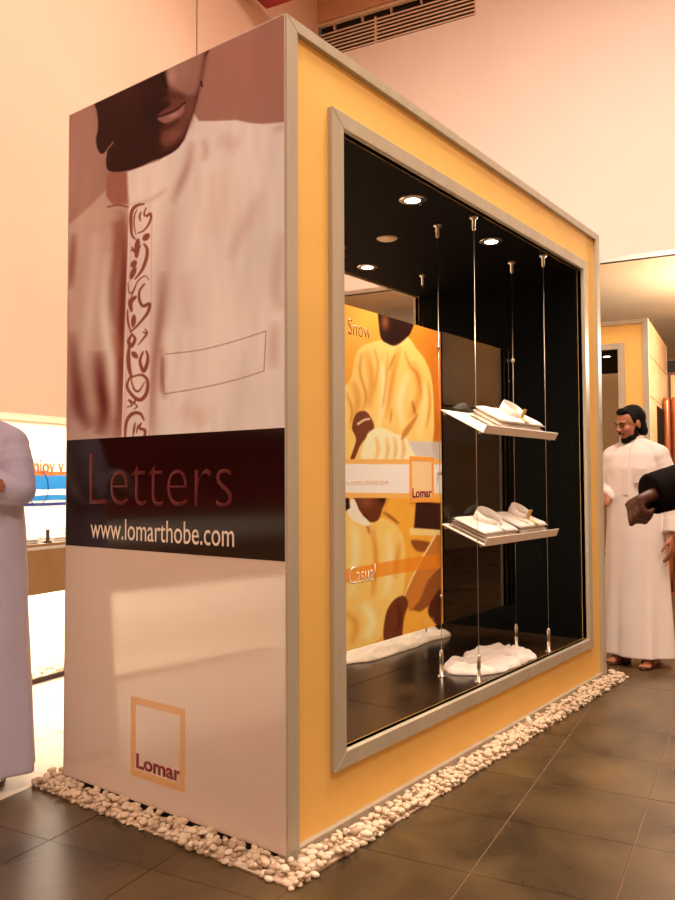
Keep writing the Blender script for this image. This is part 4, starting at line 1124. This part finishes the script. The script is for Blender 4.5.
bm = bmesh.new(); box(bm, -0.055, 0.045, -0.002, 0.0, -0.02, 0.035, Matrix.Rotation(0.45, 4, 'Y')); finish('sheet', bm, 'paper', pp)
bm = bmesh.new(); box(bm, -0.055, 0.045, -0.0035, -0.0025, -0.02, 0.03, Matrix.Rotation(0.52, 4, 'Y')); finish('sheet', bm, 'paper', pp)

# man with folded arms at the left edge
p1 = pix_z(-32, 784, 0.0)
H1 = head_matrix(Vector((0.0, -0.02, 1.615)), math.radians(20), math.radians(4))
robed_person('person', p1, math.radians(35), 'person in a pale lavender robe with folded arms, cut by the left edge',
    [[(-0.18, 0.0, 1.405), (-0.225, -0.07, 1.17), (0.06, -0.235, 1.20)], [(0.18, 0.0, 1.405), (0.225, -0.06, 1.19), (-0.07, -0.205, 1.235)]],
    H1, 'skin', 'thobe_grey', 12,
    [((0.07, -0.235, 1.20), (0.9, 0.25, 0.15), (0.1, -1, 0.1), 1, 0.45), ((-0.08, -0.20, 1.235), (-0.9, 0.3, 0.1), (0, -1, 0.2), -1, 0.45)], girth=1.16)

# person beyond the right edge, arm stretched into view
base = CAM + CF * 1.95 + CR * 1.36; base.z = 0
rz3 = math.atan2(-CR.x, CR.y) + 0.0
face = -CR; rz3 = math.atan2(face.x, -face.y)
root3 = empty('person', base, rz3, 'dark-sleeved arm with brown hand reaching in from the right edge', 'person')
inv = (Matrix.Translation(base) @ Matrix.Rotation(rz3, 4, 'Z')).inverted()
def cpt(px, py, depth): return inv @ (CAM + (CF + CR * ((px - 337.5) / FPX) - CU * ((py - 450) / FPX)) * depth)
wr = cpt(669, 489, 1.9); el = cpt(750, 466, 1.95); tip = cpt(622, 507, 1.88)
sh = Vector((0.0, -0.02, 1.40)); sh.x = el.x * 0.7
sx = 1 if el.x > 0 else -1
sh = Vector((0.175 * sx, 0.0, 1.40))
oth = [Vector((-0.175 * sx, 0, 1.40)), Vector((-0.235 * sx, 0.03, 1.12)), Vector((-0.24 * sx, -0.03, 0.86))]
bm = bmesh.new()
capsule(bm, [(0, 0.01, 0.95), (0, 0.0, 1.12), (0, 0.0, 1.30)], [0.135, 0.115, 0.125], 20)
capsule(bm, [(-0.14, 0.005, 1.40), (0.14, 0.005, 1.40)], [0.055, 0.055], 14)
capsule(bm, [(0, 0.012, 1.38), (0, 0.0, 1.50), (0, -0.005, 1.56)], [0.065, 0.056, 0.055], 16)
H3 = head_matrix(Vector((0, -0.02, 1.62)), 0.0, 0.1); head(bm, H3)
for s in (-1, 1):
    capsule(bm, [(s * 0.085, 0.01, 0.92), (s * 0.09, 0.0, 0.5), (s * 0.095, 0.02, 0.10)], [0.08, 0.05, 0.034], 14)
    capsule(bm, [(s * 0.095, 0.035, 0.045), (s * 0.105, -0.06, 0.04), (s * 0.11, -0.17, 0.035)], [0.034, 0.034, 0.024], 12)
capsule(bm, [sh, el, wr], [0.05, 0.045, 0.042], 14)
dv = (tip - wr).normalized()
hand(bm, wr, dv, Vector((0, 0, 1)) + Vector((0.25 * sx, 0, 0)), -sx, 1.7, 1.02, 0.1)
capsule(bm, oth, [0.05, 0.04, 0.028], 14); hand(bm, oth[2], (0, -0.1, -1), (-sx, 0, 0), sx, 0.35)
fused('body', bm, 'skin_dark', root3, 0.0062, 2)
head_details(root3, H3)
bm = bmesh.new()
loft(bm, interp([(0.82, 0, 0, 0.19, 0.15), (1.0, 0, 0, 0.19, 0.145), (1.15, 0, 0, 0.185, 0.135), (1.30, 0, 0.005, 0.198, 0.135), (1.39, 0, 0.01, 0.192, 0.118), (1.435, 0, 0.012, 0.150, 0.098), (1.47, 0, 0.015, 0.085, 0.078), (1.50, 0, 0.012, 0.066, 0.068)], 4), 56)
sleeve(bm, [sh, el, wr + (wr - el).normalized() * 0.055], [0.075, 0.062, 0.05], 4); ellipsoid(bm, el, (0.062,) * 3); ellipsoid(bm, sh, (0.072,) * 3)
sleeve(bm, [oth[0], oth[1], oth[1].lerp(oth[2], 0.95)], [0.075, 0.062, 0.05], 6); ellipsoid(bm, oth[1], (0.06,) * 3); ellipsoid(bm, oth[0], (0.072,) * 3)
fused('jacket', bm, 'jacket', root3, 0.0075, 3)
bm = bmesh.new()
loft(bm, interp([(0.80, 0, 0, 0.17, 0.13), (0.9, 0, 0, 0.18, 0.14), (1.0, 0, 0, 0.165, 0.13)], 3), 32)
for s in (-1, 1): capsule(bm, [(s * 0.085, 0.0, 0.88), (s * 0.09, 0.0, 0.5), (s * 0.098, 0.02, 0.09)], [0.095, 0.075, 0.06], 18)
fused('trousers', bm, 'trousers', root3, 0.01, 3)
for s in (-1, 1):
    bm = bmesh.new(); capsule(bm, [(s * 0.1, 0.05, 0.05), (s * 0.108, -0.06, 0.05), (s * 0.115, -0.19, 0.04)], [0.048, 0.05, 0.038], 14)
    for v in bm.verts: v.co.z = max(0.0, v.co.z)
    finish('shoe', bm, 'leather', root3, True)

# ------------------------------------------------------------------ things at the far right
cu_ = empty('copper_drape', G(0.60, 7.0), TH, 'pair of upright copper-coloured fabric rolls beside the far booth', 'fabric rolls')
for k, x in enumerate((-0.085, 0.0)):
    bm = bmesh.new(); lathe(bm, [(0.034, 0.02), (0.036, 0.3), (0.034, 1.2), (0.036, 2.06), (0.028, 2.1)], (x, 0, 0), 18); finish('roll', bm, 'copper', cu_, True)
boxobj('base', (-0.122, 0.05, -0.08, 0.08, 0, 0.022), 'wood', cu_)
sc_ = empty('wall_cabinet', G(0.42, 8.4), TH, 'tall dark wooden cabinet with framed pale panel at the far right', 'cabinet')
boxobj('body', (0.0, 1.6, 0.02, 0.4, 0.0, 2.55), 'wood', sc_); boxobj('top', (-0.02, 1.62, -0.02, 0.42, 2.55, 2.69), 'dark_gap', sc_)
boxobj('panel', (0.06, 0.75, 0.0, 0.02, 1.6, 2.46), 'beige', sc_); boxobj('door', (0.03, 0.78, 0.0, 0.02, 0.1, 1.3), 'wood', sc_)
for (a, b, c, d) in ((0.03, 0.78, 1.55, 1.6), (0.03, 0.78, 2.46, 2.51), (0.03, 0.06, 1.6, 2.46), (0.75, 0.78, 1.6, 2.46)): boxobj('panel_frame', (a, b, -0.012, 0.02, c, d), 'tan_ink', sc_)
